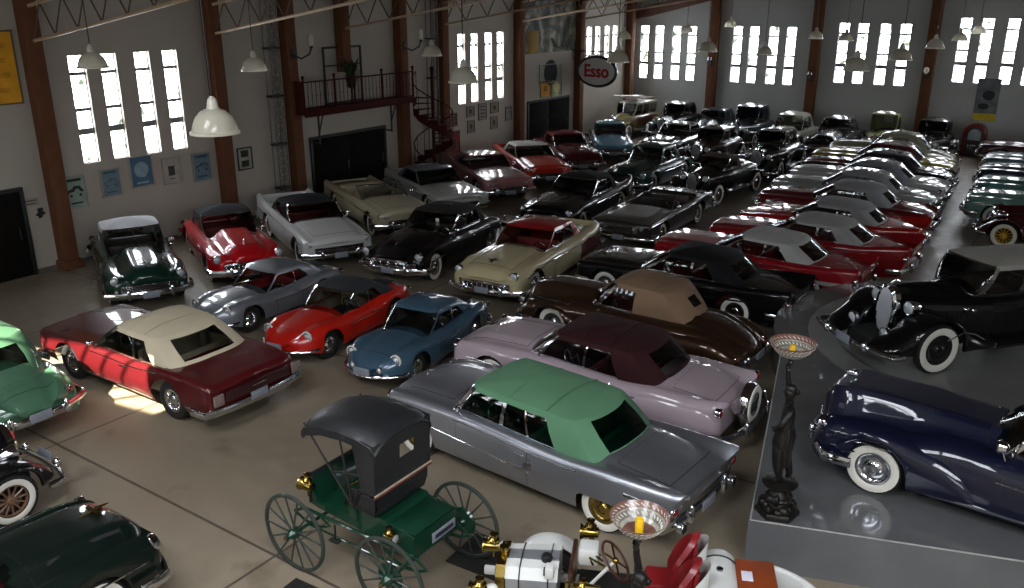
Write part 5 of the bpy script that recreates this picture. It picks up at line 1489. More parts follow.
# --- along the left wall
def x_dome(*a):
    def f(B, root, pm):
        for fn in a: fn(B, root, pm)
    return f
def strip(pts, h=.03, m=None, name='side_trim', off=.012):
    def f(B, root, pm):
        for sg in (1, -1): B.ribbon(pts, h, off, (sg,)).build(name, m or CHROME, root)
    return f
def orn(x, kind='rocket', m=None):
    return lambda B, root, pm: ornament(B, root, x, kind, m)
def portholes(B, root, pm):
    m = MB()
    for sg in (1, -1):
        for k in range(3):
            x = 1.02-.17*k; y = B.side_y(x, .78); m.lathe([(.001, y+.008), (.025, y+.012), (.04, y+.012), (.045, y)] if sg > 0 else [(.001, -y-.008), (.025, -y-.012), (.04, -y-.012), (.045, -y)], (x, 0, .78), 'y', 12)
    m.build('porthole', CHROME, root)
def split_post(x0=.9, x1=.35, z0=1.08, z1=1.44):
    def f(B, root, pm): MB().cyl((x0+.01, 0, z0), (x1+.02, 0, z1), .014, n=6).build('windshield_post', CHROME, root)
    return f
def toothgrille(z0=.42, z1=.66, w=.62, n=13):
    def f(B, root, pm):
        L = B.L/2; bk = grille(B, root, None, w, z0, z1)
        m = MB()
        for i in range(n):
            u = (i-(n-1)/2)/((n-1)/2); y = u*w*.93; x = L-B.bow*(abs(y)/(B.W/2))**2.2
            m.ball((x+.03, y, (z0+z1)/2+.02*(1-u*u)), (.035, .028, (z1-z0)*.42), 8, 6)
        m.tube([(L-B.bow*(abs(w*k/8)/(B.W/2))**2.2+.03, w*k/8, z1+.03*(1-(k/8)**2)) for k in range(-8, 9)], .035, 8)
        m.tube([(L-B.bow*(abs(w*k/8)/(B.W/2))**2.2+.03, w*k/8, z0) for k in range(-8, 9)], .025, 8)
        m.build('grille_teeth', CHROME, bk)
    return f
def fog(B, root, pm):
    for sg in (1, -1): lamp(root, 'fog_lamp', (B.L/2+.02, sg*.5, .42), .06)
def continental(B, root, pm):
    w = MB(); x = -B.L/2-.08
    w.lathe([(.001, -.10), (.3, -.10), (.34, -.06), (.355, 0), (.34, .06), (.3, .09), (.001, .1)], (x, 0, .72), 'x', 32); o = w.build('spare_wheel_case', CHROME, root)
    w = MB(); w.lathe([(.2, -.105), (.27, -.115), (.3, -.11), (.31, -.09)], (x, 0, .72), 'x', 32); w.build('whitewall', WHITEWALL, o)
    w = MB(); w.lathe([(.001, -.13), (.1, -.125), (.18, -.11)], (x, 0, .72), 'x', 24); w.build('hubcap', CHROME, o)
def spats(B, root, pm):
    for sg in (1, -1):
        B.side_panel(B.xr-B.ra-.04, B.xr+B.ra+.04, .3, .74, .012, (sg,)).build('wheel_spat', pm, root)
def spot(B, root, pm):
    x = B.cab[1]-.05; y = B.side_y(x, .9)-.04; m = MB(); m.cyl((x, y, 1.0), (x+.05, y+.06, 1.16), .012, n=6); m.lathe([(.001, -.12), (.06, -.08), (.085, 0), (.07, .02), (.001, .025)], (x+.08, y+.07, 1.2), 'x', 14); m.build('spotlight', CHROME, root)
def rrwheel(B, root, pm):
    pass

make_car('convertible_car', 'fat', (-19.9, 12.0), 334, 'dark green 1940s convertible with white top by the framed pictures', '#0c2a22', top='#c9cbd0', over=dict(W=1.9), group=GL,
         heads=dict(y=[.72], z=.79, r=.1, dx=-.02), gr=dict(kind='bars', w=.6, z0=.42, z1=.66, n=6), gh=dict(zt=1.5, xt1=.25), bump=dict(f=dict(h=.15)), wheel='W',
         extra=x_dome(orn(2.1, 'rocket'), split_post(.84, .28, 1.1, 1.48), spot, strip([(2.1, .62), (.2, .56)], .02), lambda B, r, p: [lamp(r, 'turn_signal', (2.46, s_*.72, .56), .04) for s_ in (1, -1)]))
make_car('convertible_car', 'fat', (-19.4, 14.5), 333.5, 'bright red 1950s convertible with dark grey top and toothed grille', '#b3121a', top='#1b1d22', group=GL, over=dict(L=5.2),
         heads=dict(y=[.76], z=.79, r=.1, dx=-.02), gr=dict(kind=None), gh=dict(zt=1.42, xt1=.2), bump=dict(f=dict(h=.17)), inter='#8f2424',
         extra=x_dome(toothgrille(), orn(2.1, 'disc'), portholes, split_post(.84, .2, 1.1, 1.4), spot, strip([(2.2, .74), (1.0, .66), (-.2, .5)], .03)))
make_car('convertible_car', 'fin', (-18.85, 17.0), 333, 'white 1950s convertible with black top and red interior', '#b9b9b6', top='#16171b', inter='#7b1716', group=GL,
         heads=quad(.78, .78, .76, .085), gr=dict(kind='mesh', w=.66, z0=.46, z1=.64, n=4), bump=dict(f=dict(h=.13, guards=2), r=dict(h=.14)), wheel='W',
         over=dict(ft=[(-2.8, 1.12), (-2.3, 1.04), (-1.3, .95), (.8, .93), (1.6, .92), (2.8, .86)]), gh=dict(crown=.13), extra=x_dome(strip([(2.4, .7), (-2.6, .72)], .03), lambda B, r, p: [lamp(r, 'lower_headlight', (2.62, s_*.8, .58), .07) for s_ in (1, -1)]))
make_car('open_car', 'fin', (-19.3, 20.3), 334, 'cream open 1950s convertible with its top folded down', '#a59c82', top='open', group=GL, gh=dict(foldcol='#a2957a', zt=1.3),
         heads=quad(.66, .84, .74, .08), gr=dict(kind='mesh', w=.62, z0=.44, z1=.6, n=4), over=dict(L=5.3, ft=[(-2.65, .98), (-1.3, .92), (.8, .92), (2.65, .84)]), inter='#9b8f75',
         extra=strip([(2.3, .66), (0, .74), (-2.4, .78)], .03))
make_car('hardtop_car', 'slab', (-19.2, 23.1), 332, 'pale grey hardtop with blue grey roof parked before the spiral stair', '#a2a29c', top='#59636b', group=GL, gh=dict(soft=False, zt=1.34, xt1=.3, crown=.06, wins=[(.05, .5), (.53, .78)], wt=.68),
         heads=quad(.62, .8, .74, .075), gr=dict(kind='mesh', w=.52, z0=.46, z1=.6, n=4), over=dict(L=5.2, ft=[(-2.6, 1.0), (-2.1, .95), (-1.2, .9), (.9, .9), (2.6, .84)], ry=.14), extra=strip([(2.2, .66), (-2.4, .7)], .03))
make_car('hardtop_car', 'fin', (-19.3, 26.3), 325, 'dusty pink finned hardtop with chrome front beyond the balcony', '#8e5f5e', top='#8e5f5e', group=GL, gh=dict(soft=False, zt=1.36, crown=.07, wt=.68), inter='#6c4a48',
         heads=quad(.62, .8, .74, .08), gr=dict(kind='mesh', w=.66, z0=.42, z1=.6, n=5), bump=dict(f=dict(h=.15, guards=2)), extra=x_dome(fog, strip([(2.3, .66), (-2.5, .72)], .03)))
make_car('hardtop_car', 'fin', (-19.2, 29.3), 320, 'orange red hardtop with white roof and side fins', '#ab2a1c', top='#bdbcb6', group=GL, gh=dict(soft=False, zt=1.34, crown=.07, wt=.68), lod=1,
         heads=quad(.62, .8, .74, .08), gr=dict(kind='mesh', w=.6, z0=.44, z1=.6, n=4), over=dict(L=5.2, ft=[(-2.6, 1.02), (-1.3, .93), (.8, .92), (2.6, .84)]),
         extra=x_dome(strip([(2.4, .74), (0, .72), (-2.4, .84)], .035), strip([(1.6, .64), (-2.3, .62)], .13, mat('maroon flash', '#5a1118', .3, coat=1, noise=(3, .03)), 'side_flash', .008)))
make_car('hardtop_car', 'mid', (-19.3, 32.3), 316, 'dark maroon hardtop behind the orange red car with white roof', '#4b1116', top='#541519', group=GL, gh=dict(soft=False, zt=1.4, crown=.08, wt=.66), lod=1,
         heads=dict(y=[.76], z=.79, r=.1), gr=dict(kind='bars', w=.6, z0=.42, z1=.64, n=5), extra=strip([(2.3, .72), (-2.2, .74)], .04))
make_car('sedan_car', 'mid', (-19.1, 35.9), 302, 'pale blue 1950s sedan in front of the wood-sided estate car', '#4d7686', top='#56808e', group=GL, gh=dict(soft=False, zt=1.46, crown=.1, wt=.64), lod=1,
         heads=dict(y=[.76], z=.79, r=.1), gr=dict(kind='mesh', w=.55, z0=.44, z1=.62, n=5), over=dict(L=5.0, ft=[(-2.5, .86), (-1.5, .93), (.9, .95), (2.5, .84)], ct=[(-2.5, .72), (-1.6, .96), (.95, 1.02), (2.5, .76)], pw=[(-2.5, .86), (0, .94), (2.5, .9)]), extra=strip([(2.2, .72), (-2.2, .74)], .03))

# --- small rear engined berlinettes
def alp_face(B, root, pm):
    for sg in (1, -1):
        m = MB(); m.lathe([(.085, -.05), (.12, -.02), (.125, .01), (.11, .02)], (1.62, sg*.54, .60), 'x', 20, tilt=None); m.build('headlight_ring', WHITEWALL, root)
    m = MB(); m.tube([(1.97-.28*(abs(y)/.75)**2.2, y, .36) for y in [-.6+1.2*k/12 for k in range(13)]], .035, 8); m.build('nose_bumper', CHROME, root)
def alp(x, y, rz, label, col, top, soft, inter, met=0, ww='f', fogs=False, rings=True):
    ex = [lambda B, r, p: [MB().lathe([(.0901, -.03), (.115, -.02), (.12, .012), (.1, .02)], (1.655, s_*.50, .60), 'x', 20, closed=True).build('headlight_ring', WHITEWALL if rings else p, r) for s_ in (1, -1)]]
    if fogs: ex.append(lambda B, r, p: [lamp(r, 'fog_lamp', (1.9, s_*.3, .46), .06) for s_ in (1, -1)])
    ex.append(lambda B, r, p: MB().box((-1.45, 0, B.surf_z(-1.45, 0)+.01), (.4, .5, .012), .004).build('engine_vent', DARK, r))
    root, B = make_car('sports_coupe' if not soft else 'sports_convertible', 'alp', (x, y), rz, label, col, top=top, gh=dict(soft=soft, st=(.08, .78), ws=(.04, .88)), inter=inter, metal=met, wheel=ww, gr=dict(kind=None), group='small berlinette sports cars',
        heads=dict(y=[.50], z=.60, r=.088, dx=-.13), tails=dict(y=.5, z=.6, r=.04), bump=dict(f=dict(h=.07, z=.34, guards=0, wrap=.15, w=1.3), r=dict(h=.07, z=.36, guards=0, wrap=.2, w=1.3)), extra=x_dome(*ex), hoods=True)
alp(-15.35, 12.45, 272, 'silver grey small sports coupe with red seats', '#7e8288', '#7e8288', False, '#8f1f22', .5)
alp(-12.95, 12.35, 276, 'bright red small sports convertible with dark grey soft top', '#b81c10', '#2c2f33', True, '#7b6a58')
alp(-10.75, 12.45, 277, 'steel blue small sports coupe with two fog lamps', '#3d5668', '#3d5668', False, '#2a2724', .2, fogs=True)

# --- sixties convertible in the sun
make_car('convertible_car', 'slab', (-13.9, 8.65), 181, 'maroon 1960s convertible with cream top standing in the sun patch', '#4a1014', top='#c2b69c', inter='#7d7260',
         heads=dict(y=[.78], z=.7, r=.085, dx=.02), gr=dict(kind='mesh', w=.62, z0=.5, z1=.74, n=6), tails=dict(y=.82, z=.68, r=0), bump=dict(r=dict(h=.15, z=.42, guards=0, ext=.03), f=dict(h=.14, z=.4, guards=0)), wheel='f',
         gh=dict(rw=.66, rt=(.14, .86), xb0=-1.6, xt0=-.98, crown=.12, seams=[.3, .62]), over=dict(L=5.15, sill=.27),
         extra=x_dome(strip([(1.1, .31), (-.95, .31)], .05), strip([(-1.9, .40), (-2.6, .42)], .03), lambda B, r, p: [MB().box((-2.70+0.03, s_*.84, .68), (.05, .2, .2), .02).build('tail_light', mat('ribbed tail lens', '#8a7a74', .25, .3, coat=.8, noise=(20, .2)), r) for s_ in (1, -1)],
                       lambda B, r, p: MB().box((-2.665, 0, .68), (.03, 1.36, .18), .008).build('rear_panel', mat('dark maroon panel', '#2b0c0e', .35, coat=.6, noise=(4, .05)), r),
                       lambda B, r, p: MB().box((-2.685, 0, .69), (.012, .3, .02), .003).build('rear_emblem', CHROME, r),
                       lambda B, r, p: MB().tube([(1.9, .86, .905), (1.9, -.86, .905)], .008, 5).build('hood_strip', CHROME, r)))

# --- middle rows facing the camera
make_car('sedan_car', 'mid', (-14.75, 18.0), 279, 'black 1950s convertible with charcoal top and heavy chrome grille', '#0a0a0b', top='#25221f', group=GM,
         over=dict(L=5.2, ft=[(-2.6, .7), (-2.0, .86), (-1.2, .95), (.9, .98), (1.9, .9), (2.6, .76)], ct=[(-2.6, .6), (-1.6, .94), (.95, 1.08), (2.0, .98), (2.6, .72)], pw=[(-2.6, .7), (-1.9, .9), (0, .95), (2.6, .88)], skirt=.6),
         gh=dict(zt=1.44, crown=.1, wins=[(.05, .36), (.4, .62), (.66, .84)]), heads=dict(y=[.78], z=.79, r=.1), gr=dict(kind='bars', w=.72, z0=.36, z1=.62, n=4), bump=dict(f=dict(h=.16, z=.44, guards=2)),
         extra=x_dome(toothgrille(.5, .66, .5, 5), orn(2.2, 'disc'), strip([(2.1, .6), (-2.1, .56)], .03), lambda B, r, p: MB().box((.62, .28, 1.24), (.02, .1, .2)).build('window_card', mat('white card', '#d6d6d0', .8, noise=(30, .1)), r)))
make_car('hardtop_car', 'mid', (-11.8, 18.2), 277, 'cream 1950s hardtop with red roof and maroon rear flash', '#b3a783', top='#8d1614', group=GM, inter='#8d2a22', wheel='W',
         gh=dict(soft=False, zt=1.4, crown=.09, wt=.68, wins=[(.04, .46), (.48, .82)], xb0=-1.6, rw=.8, rt=(.12, .86)), over=dict(leanr=.1, ft=[(-2.7, 1.0), (-2.2, .98), (-1.5, .95), (-.6, .93), (.9, .96), (1.9, .93), (2.7, .82)], ct=[(-2.7, .74), (-2.35, .86), (-1.6, .96), (.95, 1.03), (2.0, .98), (2.5, .88), (2.7, .74)]),
         heads=dict(y=[.74], z=.79, r=.1), gr=dict(kind='bars', w=.66, z0=.4, z1=.6, n=4), bump=dict(f=dict(h=.14, z=.4, guards=2)),
         extra=x_dome(toothgrille(.44, .58, .6, 9), orn(2.25, 'rocket', IRON), strip([(2.3, .68), (1.0, .78), (-1.0, .76)], .022, IRON),
                      lambda B, r, p: [B.side_panel(-2.5, -.95, .34, lambda x: .74+.04*(-x-1), .008, (s_,)).build('side_flash', paint('#4d0f12'), r) for s_ in (1, -1)]))
make_car('convertible_car', 'mid', (-13.9, 24.2), 276, 'black finned convertible with black top between the cream and silver cars', '#070708', top='#111113', group=GM, inter='#1a1613',
         heads=dict(y=[.76], z=.79, r=.1), gr=dict(kind='mesh', w=.66, z0=.42, z1=.62, n=5), bump=dict(f=dict(h=.15, z=.44)), over=dict(leanr=.3, ft=[(-2.7, 1.12), (-2.2, 1.0), (-1.5, .95), (.9, .97), (2.7, .84)], ry=.14), extra=x_dome(fog, orn(2.3, 'v'), strip([(2.2, .68), (-2.4, .66)], .03)))
make_car('open_car', 'slab', (-11.2, 24.3), 273, 'dark pewter open 1960s convertible with wide flat nose', '#35302e', top='open', group=GM, metal=.5, inter='#3f332b', gh=dict(foldcol='#2a2522', zt=1.28),
         heads=quad(.66, .84, .74, .075), gr=dict(kind='mesh', w=.55, z0=.56, z1=.78, n=6), bump=dict(f=dict(h=.12, z=.42, guards=0)), over=dict(L=5.5), wheel='w',
         extra=x_dome(strip([(2.6, .78), (-2.6, .78)], .02), lambda B, r, p: MB().box((2.73, 0, .67), (.03, 1.1, .2), .01).build('brushed_panel', CHROME_D, r)))
make_car('sedan_car', 'fat', (-14.5, 30.7), 272, 'dark green 1950s sedan with light reflections across its roof', '#17352e', top='#17352e', group=GM, gh=dict(soft=False, zt=1.5, crown=.12, wt=.62), heads=dict(y=[.74], z=.79, r=.1), gr=dict(kind='teeth', w=.6, z0=.4, z1=.62, n=6), lod=1, bump=dict(f=dict(h=.16)), extra=x_dome(orn(2.1), spot))
prewar('roadster_car', (-11.55, 30.3), 264, 'black 1940s cabriolet with brown top and long running boards', '#0a0b0b', top='#4a3a34', top_kind='coupe', L=4.9, W=1.85, group=GM, zt=1.55, wheel='W', lod=1)
# --- dark crowd behind
make_car('hardtop_car', 'mid', (-16.4, 37.45), 274, 'black car with chrome-edged windshield beside the pale blue sedan', '#0b0c0e', top='#0d0e10', group=GM, gh=dict(soft=False, zt=1.44, crown=.08, wt=.66), lod=2, heads=dict(y=[.76], z=.79, r=.1), gr=dict(kind='bars', w=.6, z0=.42, z1=.6, n=4))
prewar('saloon_car', (-14.1, 36.1), 270, 'black and maroon 1930s saloon with bright round headlamps', '#26100f', fcol='#0a0a0a', roof='#120b0b', L=4.8, group=GM, zt=1.66, lod=2, wheel='W')
prewar('saloon_car', (-11.4, 35.9), 270, 'large black 1930s limousine with window reflections along its roof', '#08090a', L=5.2, W=1.9, group=GM, zt=1.8, lod=2, wheel='W', hoodz=1.15)
# --- against the back wall
r_, B_ = prewar('estate_car', (-21.1, 41.9), 266, 'cream and wood-sided 1940s estate car with roof board by the hall corner', '#8f8358', roof='#8e887a', L=4.9, W=1.85, group=GB, zt=1.78, lod=1, hoodz=1.1, gh=dict(xb0=-2.1, xt0=-1.95, cr=.1, wins=[(.04, .28), (.32, .58), (.62, .9)], rw=.6), podlamps=False)
wood = mat('varnished estate wood', '#6b3f1c', .4, coat=.5, noise=(7, .2))
for sg in (1, -1): B_.side_panel(-1.9, .45, .55, lambda x: B_.FT(x)-.1, .012, (sg,)).build('wood_panel', wood, r_)
m = MB()
for k in range(5): m.box((-.8, -.4+.2*k, 1.86), (2.0, .04, .04), .01)
m.build('roof_rack', wood, r_)
o = MB().box((0, 0, .04), (2.3, .5, .06), .03).build('surfboard', mat('pale board', '#8f8c84', .3, coat=.5, noise=(3, .05)), None, (-21.1, 41.6, 2.0)); o.rotation_euler = (0, rad(-4), rad(266)); tag(o, 'pale long board lying on the roof of the wood-sided estate car', 'board')
prewar('saloon_car', (-18.85, 42.8), 271, 'black 1930s saloon right of the wood-sided estate car', '#0b0b0c', L=4.7, group=GB, zt=1.78, lod=2)
make_car('sedan_car', 'fat', (-16.8, 42.95), 271, 'dark blue rounded 1940s sedan before the first back wall column', '#101623', top='#10151f', group=GB, gh=dict(soft=False, zt=1.5, crown=.12, wt=.6), lod=2, heads=dict(y=[.74], z=.79, r=.1), gr=dict(kind='bars', w=.5, z0=.42, z1=.6, n=4), over=dict(L=4.7, xr=-1.3, ft=[(-2.35, .72), (0, .92), (2.35, .76)], ct=[(-2.35, .62), (-1.5, .95), (.9, 1.1), (2.35, .78)], pw=[(-2.35, .72), (0, .93), (2.35, .8)]))
prewar('pickup_truck', (-14.8, 42.5), 270, 'dark blue 1930s delivery truck under the second back window group', '#131c30', fcol='#0c1018', L=4.8, W=1.85, group=GB, zt=1.95, lod=2, hoodz=1.25, cat='truck')
make_car('sedan_car', 'fat', (-12.7, 42.5), 270, 'cream rounded 1940s sedan right of the dark blue truck', '#9a998a', top='#9a998a', group=GB, gh=dict(soft=False, zt=1.6, crown=.14, wt=.6), lod=1, heads=dict(y=[.74], z=.79, r=.1), gr=dict(kind='bars', w=.4, z0=.42, z1=.7, n=6), over=dict(L=4.9), extra=split_post(.84, .3, 1.12, 1.56))
make_car('sedan_car', 'fat', (-10.6, 42.6), 270, 'black rounded 1940s sedan between the cream sedan and the yellow cab', '#090a0d', top='#090a0d', group=GB, gh=dict(soft=False, zt=1.56, crown=.14, wt=.6), lod=1, heads=dict(y=[.74], z=.79, r=.1), gr=dict(kind='bars', w=.5, z0=.42, z1=.6, n=4), over=dict(L=4.9))
prewar('pickup_truck', (-8.5, 42.8), 270, 'pale yellow truck cab showing its front window over the grey green roofs', '#a29f70', L=4.4, group=GB, zt=2.0, lod=2, cat='truck', top_kind='coupe', gh=dict(wins=[(.1, .7)]))
prewar('pickup_truck', (-6.44, 42.75), 270, 'dark green truck beside the red round-topped jukebox', '#141a16', L=4.6, W=1.85, group=GB, zt=1.85, lod=2, cat='truck', hoodz=1.2)
make_car('sedan_car', 'mid', (-1.9, 43.3), 180, 'dark red saloon in the far right corner before the poster wall', '#3d1014', top='#3d1014', group=GR, gh=dict(soft=False, zt=1.5, crown=.1, wt=.64), lod=2, heads=dict(y=[.76], z=.79, r=.1))

# --- centre aisle row, noses to the left
def two_tone(fn, col, nm='side_flash'): return lambda B, r, p: fn(B).build(nm, paint(col), r)
make_car('convertible_car', 'mid', (-6.26, 10.05), 176, 'silver grey 1950s convertible with green soft top', '#a8abb2', top='#577f60', metal=.9, gm=GLASS_G, inter='#1f5a4c', group='Fifties convertibles beside the stage', wheel='Wg',
         over=dict(L=5.3, W=1.94, r=.37, ra=.40, xr=-1.6, xf=1.9, leanr=.42, bowr=.08, rend=.07, endz=.03, ry=.12, rs=.1, vw=.36, dip=.03, ft=[(-2.8, 1.0), (-2.3, .985), (-1.6, .96), (-.9, .93), (.9, 1.0), (1.9, .98), (2.55, .93), (2.8, .88)],
                   ct=[(-2.8, .66), (-2.5, .84), (-2.2, .93), (-1.6, .99), (.95, 1.05), (2.0, 1.02), (2.5, .94), (2.8, .8)], pw=[(-2.8, .93), (-2, .965), (0, .97), (2.2, .965), (2.8, .93)], skirt=.54, cab=(-1.3, 1.08)),
         gh=dict(zt=1.42, crown=.11, xt1=.98, xb1=1.28, xt0=-1.12, xb0=-1.56, seams=[.3, .62], rw=.66, rt=(.06, .9), wins=[(.04, .36), (.38, .56), (.575, .76)], wt=.68, cf=.12), heads=dict(y=[.78], z=.79, r=.1, dx=.05), gr=dict(kind='mesh', w=.68, z0=.4, z1=.6, n=5),
         tails=dict(y=.86, z=.72, r=.06, dx=.0), bump=dict(f=dict(h=.15, guards=2), r=dict(h=.17, z=.5, guards=2, wrap=.5)),
         extra=x_dome(strip([(2.4, .62), (1.2, .6), (-.35, .55)], .025), strip([(-.36, .76), (-.36, .54)], .025) if False else strip([(-.45, .62), (-.3, .60)], .12), lambda B, r, p: [MB().box((-.42-.06*k, s_*(B.side_y(-.42, .64)+.006), .64), (.016, .014, .24), .004).build('side_louvre', CHROME, r) for k in range(1) for s_ in (1, -1)],
                      strip([(-1.95, .76), (-2.35, .77)], [.05, .012]), strip([(2.3, .66), (.9, .6), (-.4, .52)], .02), orn(2.45, 'v'), lambda B, r, p: [MB().tube([(2.5, s_*.3+.05*k, B.surf_z(2.4, .3)+.03) for k in (0, 1)], .01, 5).build('hood_flash', CHROME, r) for s_ in (1,)],
                      lambda B, r, p: [lamp(r, 'exhaust_port', (-2.74, s_*.74, .46), .07, False, CHROME, DARK) for s_ in (1, -1)]))
make_car('convertible_car', 'mid', (-6.78, 12.6), 180.5, 'pale lilac 1950s convertible with maroon top and rear spare wheel', '#a09096', top='#2e1215', inter='#4a1b22', group='Fifties convertibles beside the stage', wheel='W',
         over=dict(L=5.4, W=2.0, r=.37, xr=-1.6, leanr=.15, ry=.16, ft=[(-2.75, .98), (-2.2, .95), (-1.5, .96), (-.9, .92), (.9, 1.0), (1.9, .97), (2.75, .86)], ct=[(-2.75, .68), (-2.3, .88), (-1.6, .99), (.95, 1.06), (2.0, 1.02), (2.75, .78)], pw=[(-2.75, .88), (-1.8, .97), (0, .965), (2.75, .93)], skirt=.64),
         gh=dict(zt=1.43, crown=.11, xt1=.55, xb1=1.05, xt0=-1.15, xb0=-1.62, seams=[.33, .64], rw=.6, rt=(.12, .86), wins=[(.04, .44), (.46, .74)], cf=.12), heads=dict(y=[.78], z=.79, r=.1), gr=dict(kind='mesh', w=.66, z0=.42, z1=.62, n=5), tails=dict(y=.86, z=.84, r=.07), bump=dict(f=dict(h=.16, guards=2), r=dict(h=.15, z=.46, guards=2, ext=.24, wrap=.6)),
         extra=x_dome(continental, strip([(2.3, .66), (.9, .64)], .03), strip([(-.7, .86), (-.9, .5)], .05), strip([(-.8, .47), (-2.4, .47)], .05), orn(2.3, 'rocket'), lambda B, r, p: fender(r, p, -2.62, -.75, [(-2.62, .8), (-1.9, .88), (-1.2, .84), (-.75, .55)], .7, [(-2.62, .93), (-1.7, 1.0), (-.75, .98)], None, .1, .37, zb=.42, name='rear_fender', rend=.35)))
r_, B_ = make_car('convertible_car', 'fat', (-7.35, 15.35), 178, 'metallic brown 1940s convertible with tan top and small rear window', '#3d2a1c', top='#7d6550', metal=.6, inter='#6a2a20', group='Forties convertibles', wheel='W', 
         over=dict(L=5.15, W=1.95, xf=1.62, xr=-1.45, skirt=.6, ft=[(-2.72, .5), (-2.3, .74), (-1.5, .96), (-.3, .98), (.9, .98), (1.8, .84), (2.3, .76), (2.72, .66)], ct=[(-2.72, .5), (-2.3, .8), (-1.6, 1.02), (.9, 1.14), (1.7, 1.12), (2.4, 1.02), (2.6, .8), (2.72, .66)], pw=[(-2.72, .5), (-2.2, .75), (-1.3, .86), (0, .92), (.8, .88), (2.1, .9), (2.72, .82)]),
         gh=dict(zt=1.52, crown=.11, wt=.6, xt1=.35, xt0=-1.0, xb0=-1.45, rw=.26, rt=(.3, .68), wins=[(.05, .46)], seams=[.28, .52, .76], inset=.1), heads=dict(y=[.74], z=.79, r=.1), gr=dict(kind='mesh', w=.42, z0=.4, z1=.72, n=8), bump=dict(f=dict(h=.13), r=dict(h=.13, z=.44)), tails=dict(y=.7, z=.56, r=.05),
         extra=x_dome(strip([(2.4, .86), (1.2, .9)], .02), orn(2.45, 'rocket'), lambda B, r, p: fender(r, p, -2.52, -.62, [(-2.52, .62), (-1.9, .84), (-1.2, .84), (-.62, .5)], .62, [(-2.66, .86), (-1.7, .97), (-.62, .95)], None, .1, .37, zb=.32, name='rear_fender', rend=.4),
                      strip([(-1.8, .42), (-2.3, .44)], .03), lambda B, r, p: fender(r, p, .8, 2.56, [(.8, .55), (1.4, .82), (2.0, .84), (2.56, .66)], .5, [(.8, .93), (1.7, .98), (2.56, .88)], 1.62, .43, .38, zb=.3, rend=.3)))
make_car('convertible_car', 'fin', (-7.55, 18.45), 178.5, 'black finned convertible with black top behind the brown 1940s car', '#070708', top='#141416', inter='#5a1218', group='Finned convertibles by the aisle', wheel='W',
         over=dict(L=5.35, xr=-1.5, ft=[(-2.9, 1.05), (-2.4, 1.02), (-1.3, .94), (.8, .93), (1.6, .90), (2.9, .82)], ct=[(-2.9, .74), (-2.3, .84), (-1.6, .93), (.95, .96), (2.0, .92), (2.9, .76)], pw=[(-2.9, .94), (0, .97), (2.9, .95)]), heads=quad(.6, .8, .74, .08), gr=dict(kind='mesh', w=.6, z0=.44, z1=.6, n=4), gh=dict(xt1=.35, crown=.12, zt=1.38), tails=dict(y=.86, z=.76, r=.06), extra=x_dome(strip([(2.7, .74), (1.2, .76)], .035), strip([(-.8, .62), (-2.7, .7)], .03)))
make_car('convertible_car', 'fin', (-6.72, 20.95), 178, 'red finned convertible with pale grey top nearest the turntable', '#86101a', top='#aaa9a6', over=dict(L=5.25, xf=1.65), inter='#7d1618', group='Finned convertibles by the aisle', wheel='W',
         heads=quad(.6, .8, .74, .08), gr=dict(kind='mesh', w=.6, z0=.44, z1=.6, n=4), gh=dict(rt=(.08, .86), rw=.66, crown=.12, seams=[.5]), tails=dict(y=.86, z=.76, r=.06), extra=x_dome(strip([(2.6, .74), (.4, .76), (-2.6, .82)], .022), strip([(-.4, .56), (-2.5, .62)], .1, paint('#a8a49e'), 'side_flash', .008), lambda B, r, p: MB().tube([(-2.6, .3, B.surf_z(-2.6, .3)+.02), (-2.2, 0, B.surf_z(-2.2, 0)+.02), (-2.6, -.3, B.surf_z(-2.6, .3)+.02)], .012, 5).build('trunk_vee', CHROME, r)))
make_car('convertible_car', 'fin', (-6.15, 23.3), 179, 'red finned convertible with grey top, second from the turntable', '#861018', top='#9c9b99', inter='#7d1618', group='Finned convertibles by the aisle', wheel='W',
         heads=quad(.6, .8, .74, .08), gr=dict(kind='mesh', w=.6, z0=.44, z1=.6, n=4), gh=dict(rt=(.08, .86), rw=.66, crown=.12), tails=dict(y=.86, z=.8, r=.07), over=dict(L=5.3, xf=1.65, ft=[(-2.65, 1.12), (-2.1, 1.04), (-1.3, .94), (.8, .93), (1.6, .92), (2.65, .87)]), extra=x_dome(strip([(2.6, .74), (-2.6, .8)], .022), spot))
make_car('convertible_car', 'fin', (-6.25, 25.6), 180, 'orange red finned convertible with grey top, third from the turntable', '#a01a10', top='#8f8f90', inter='#5f4a44', group='Finned convertibles by the aisle', wheel='W', lod=1,
         heads=quad(.6, .8, .74, .08), gr=dict(kind='mesh', w=.6, z0=.44, z1=.6, n=4), tails=dict(y=.86, z=.76, r=.07), over=dict(L=5.1, xr=-1.4, ft=[(-2.55, 1.05), (-1.3, .94), (.8, .93), (2.55, .82)], ct=[(-2.55, .8), (-1.5, .92), (.95, .96), (2.55, .76)], pw=[(-2.55, .94), (0, .97), (2.55, .95)]), gh=dict(xb0=-1.55), extra=strip([(2.4, .74), (-2.4, .8)], .03))
make_car('convertible_car', 'mid', (-6.45, 28.0), 180, 'dark red convertible with pale grey roof and white nose strip', '#5c1014', top='#8b8c8e', inter='#5f4a44', group='Fifties cars along the aisle', wheel='W', lod=1, over=dict(L=5.3), heads=dict(y=[.76], z=.79, r=.1), tails=dict(y=.82, z=.76, r=.07), extra=strip([(2.3, .72), (-2.2, .74)], .16, paint('#a9a9a4'), 'side_flash', .008))
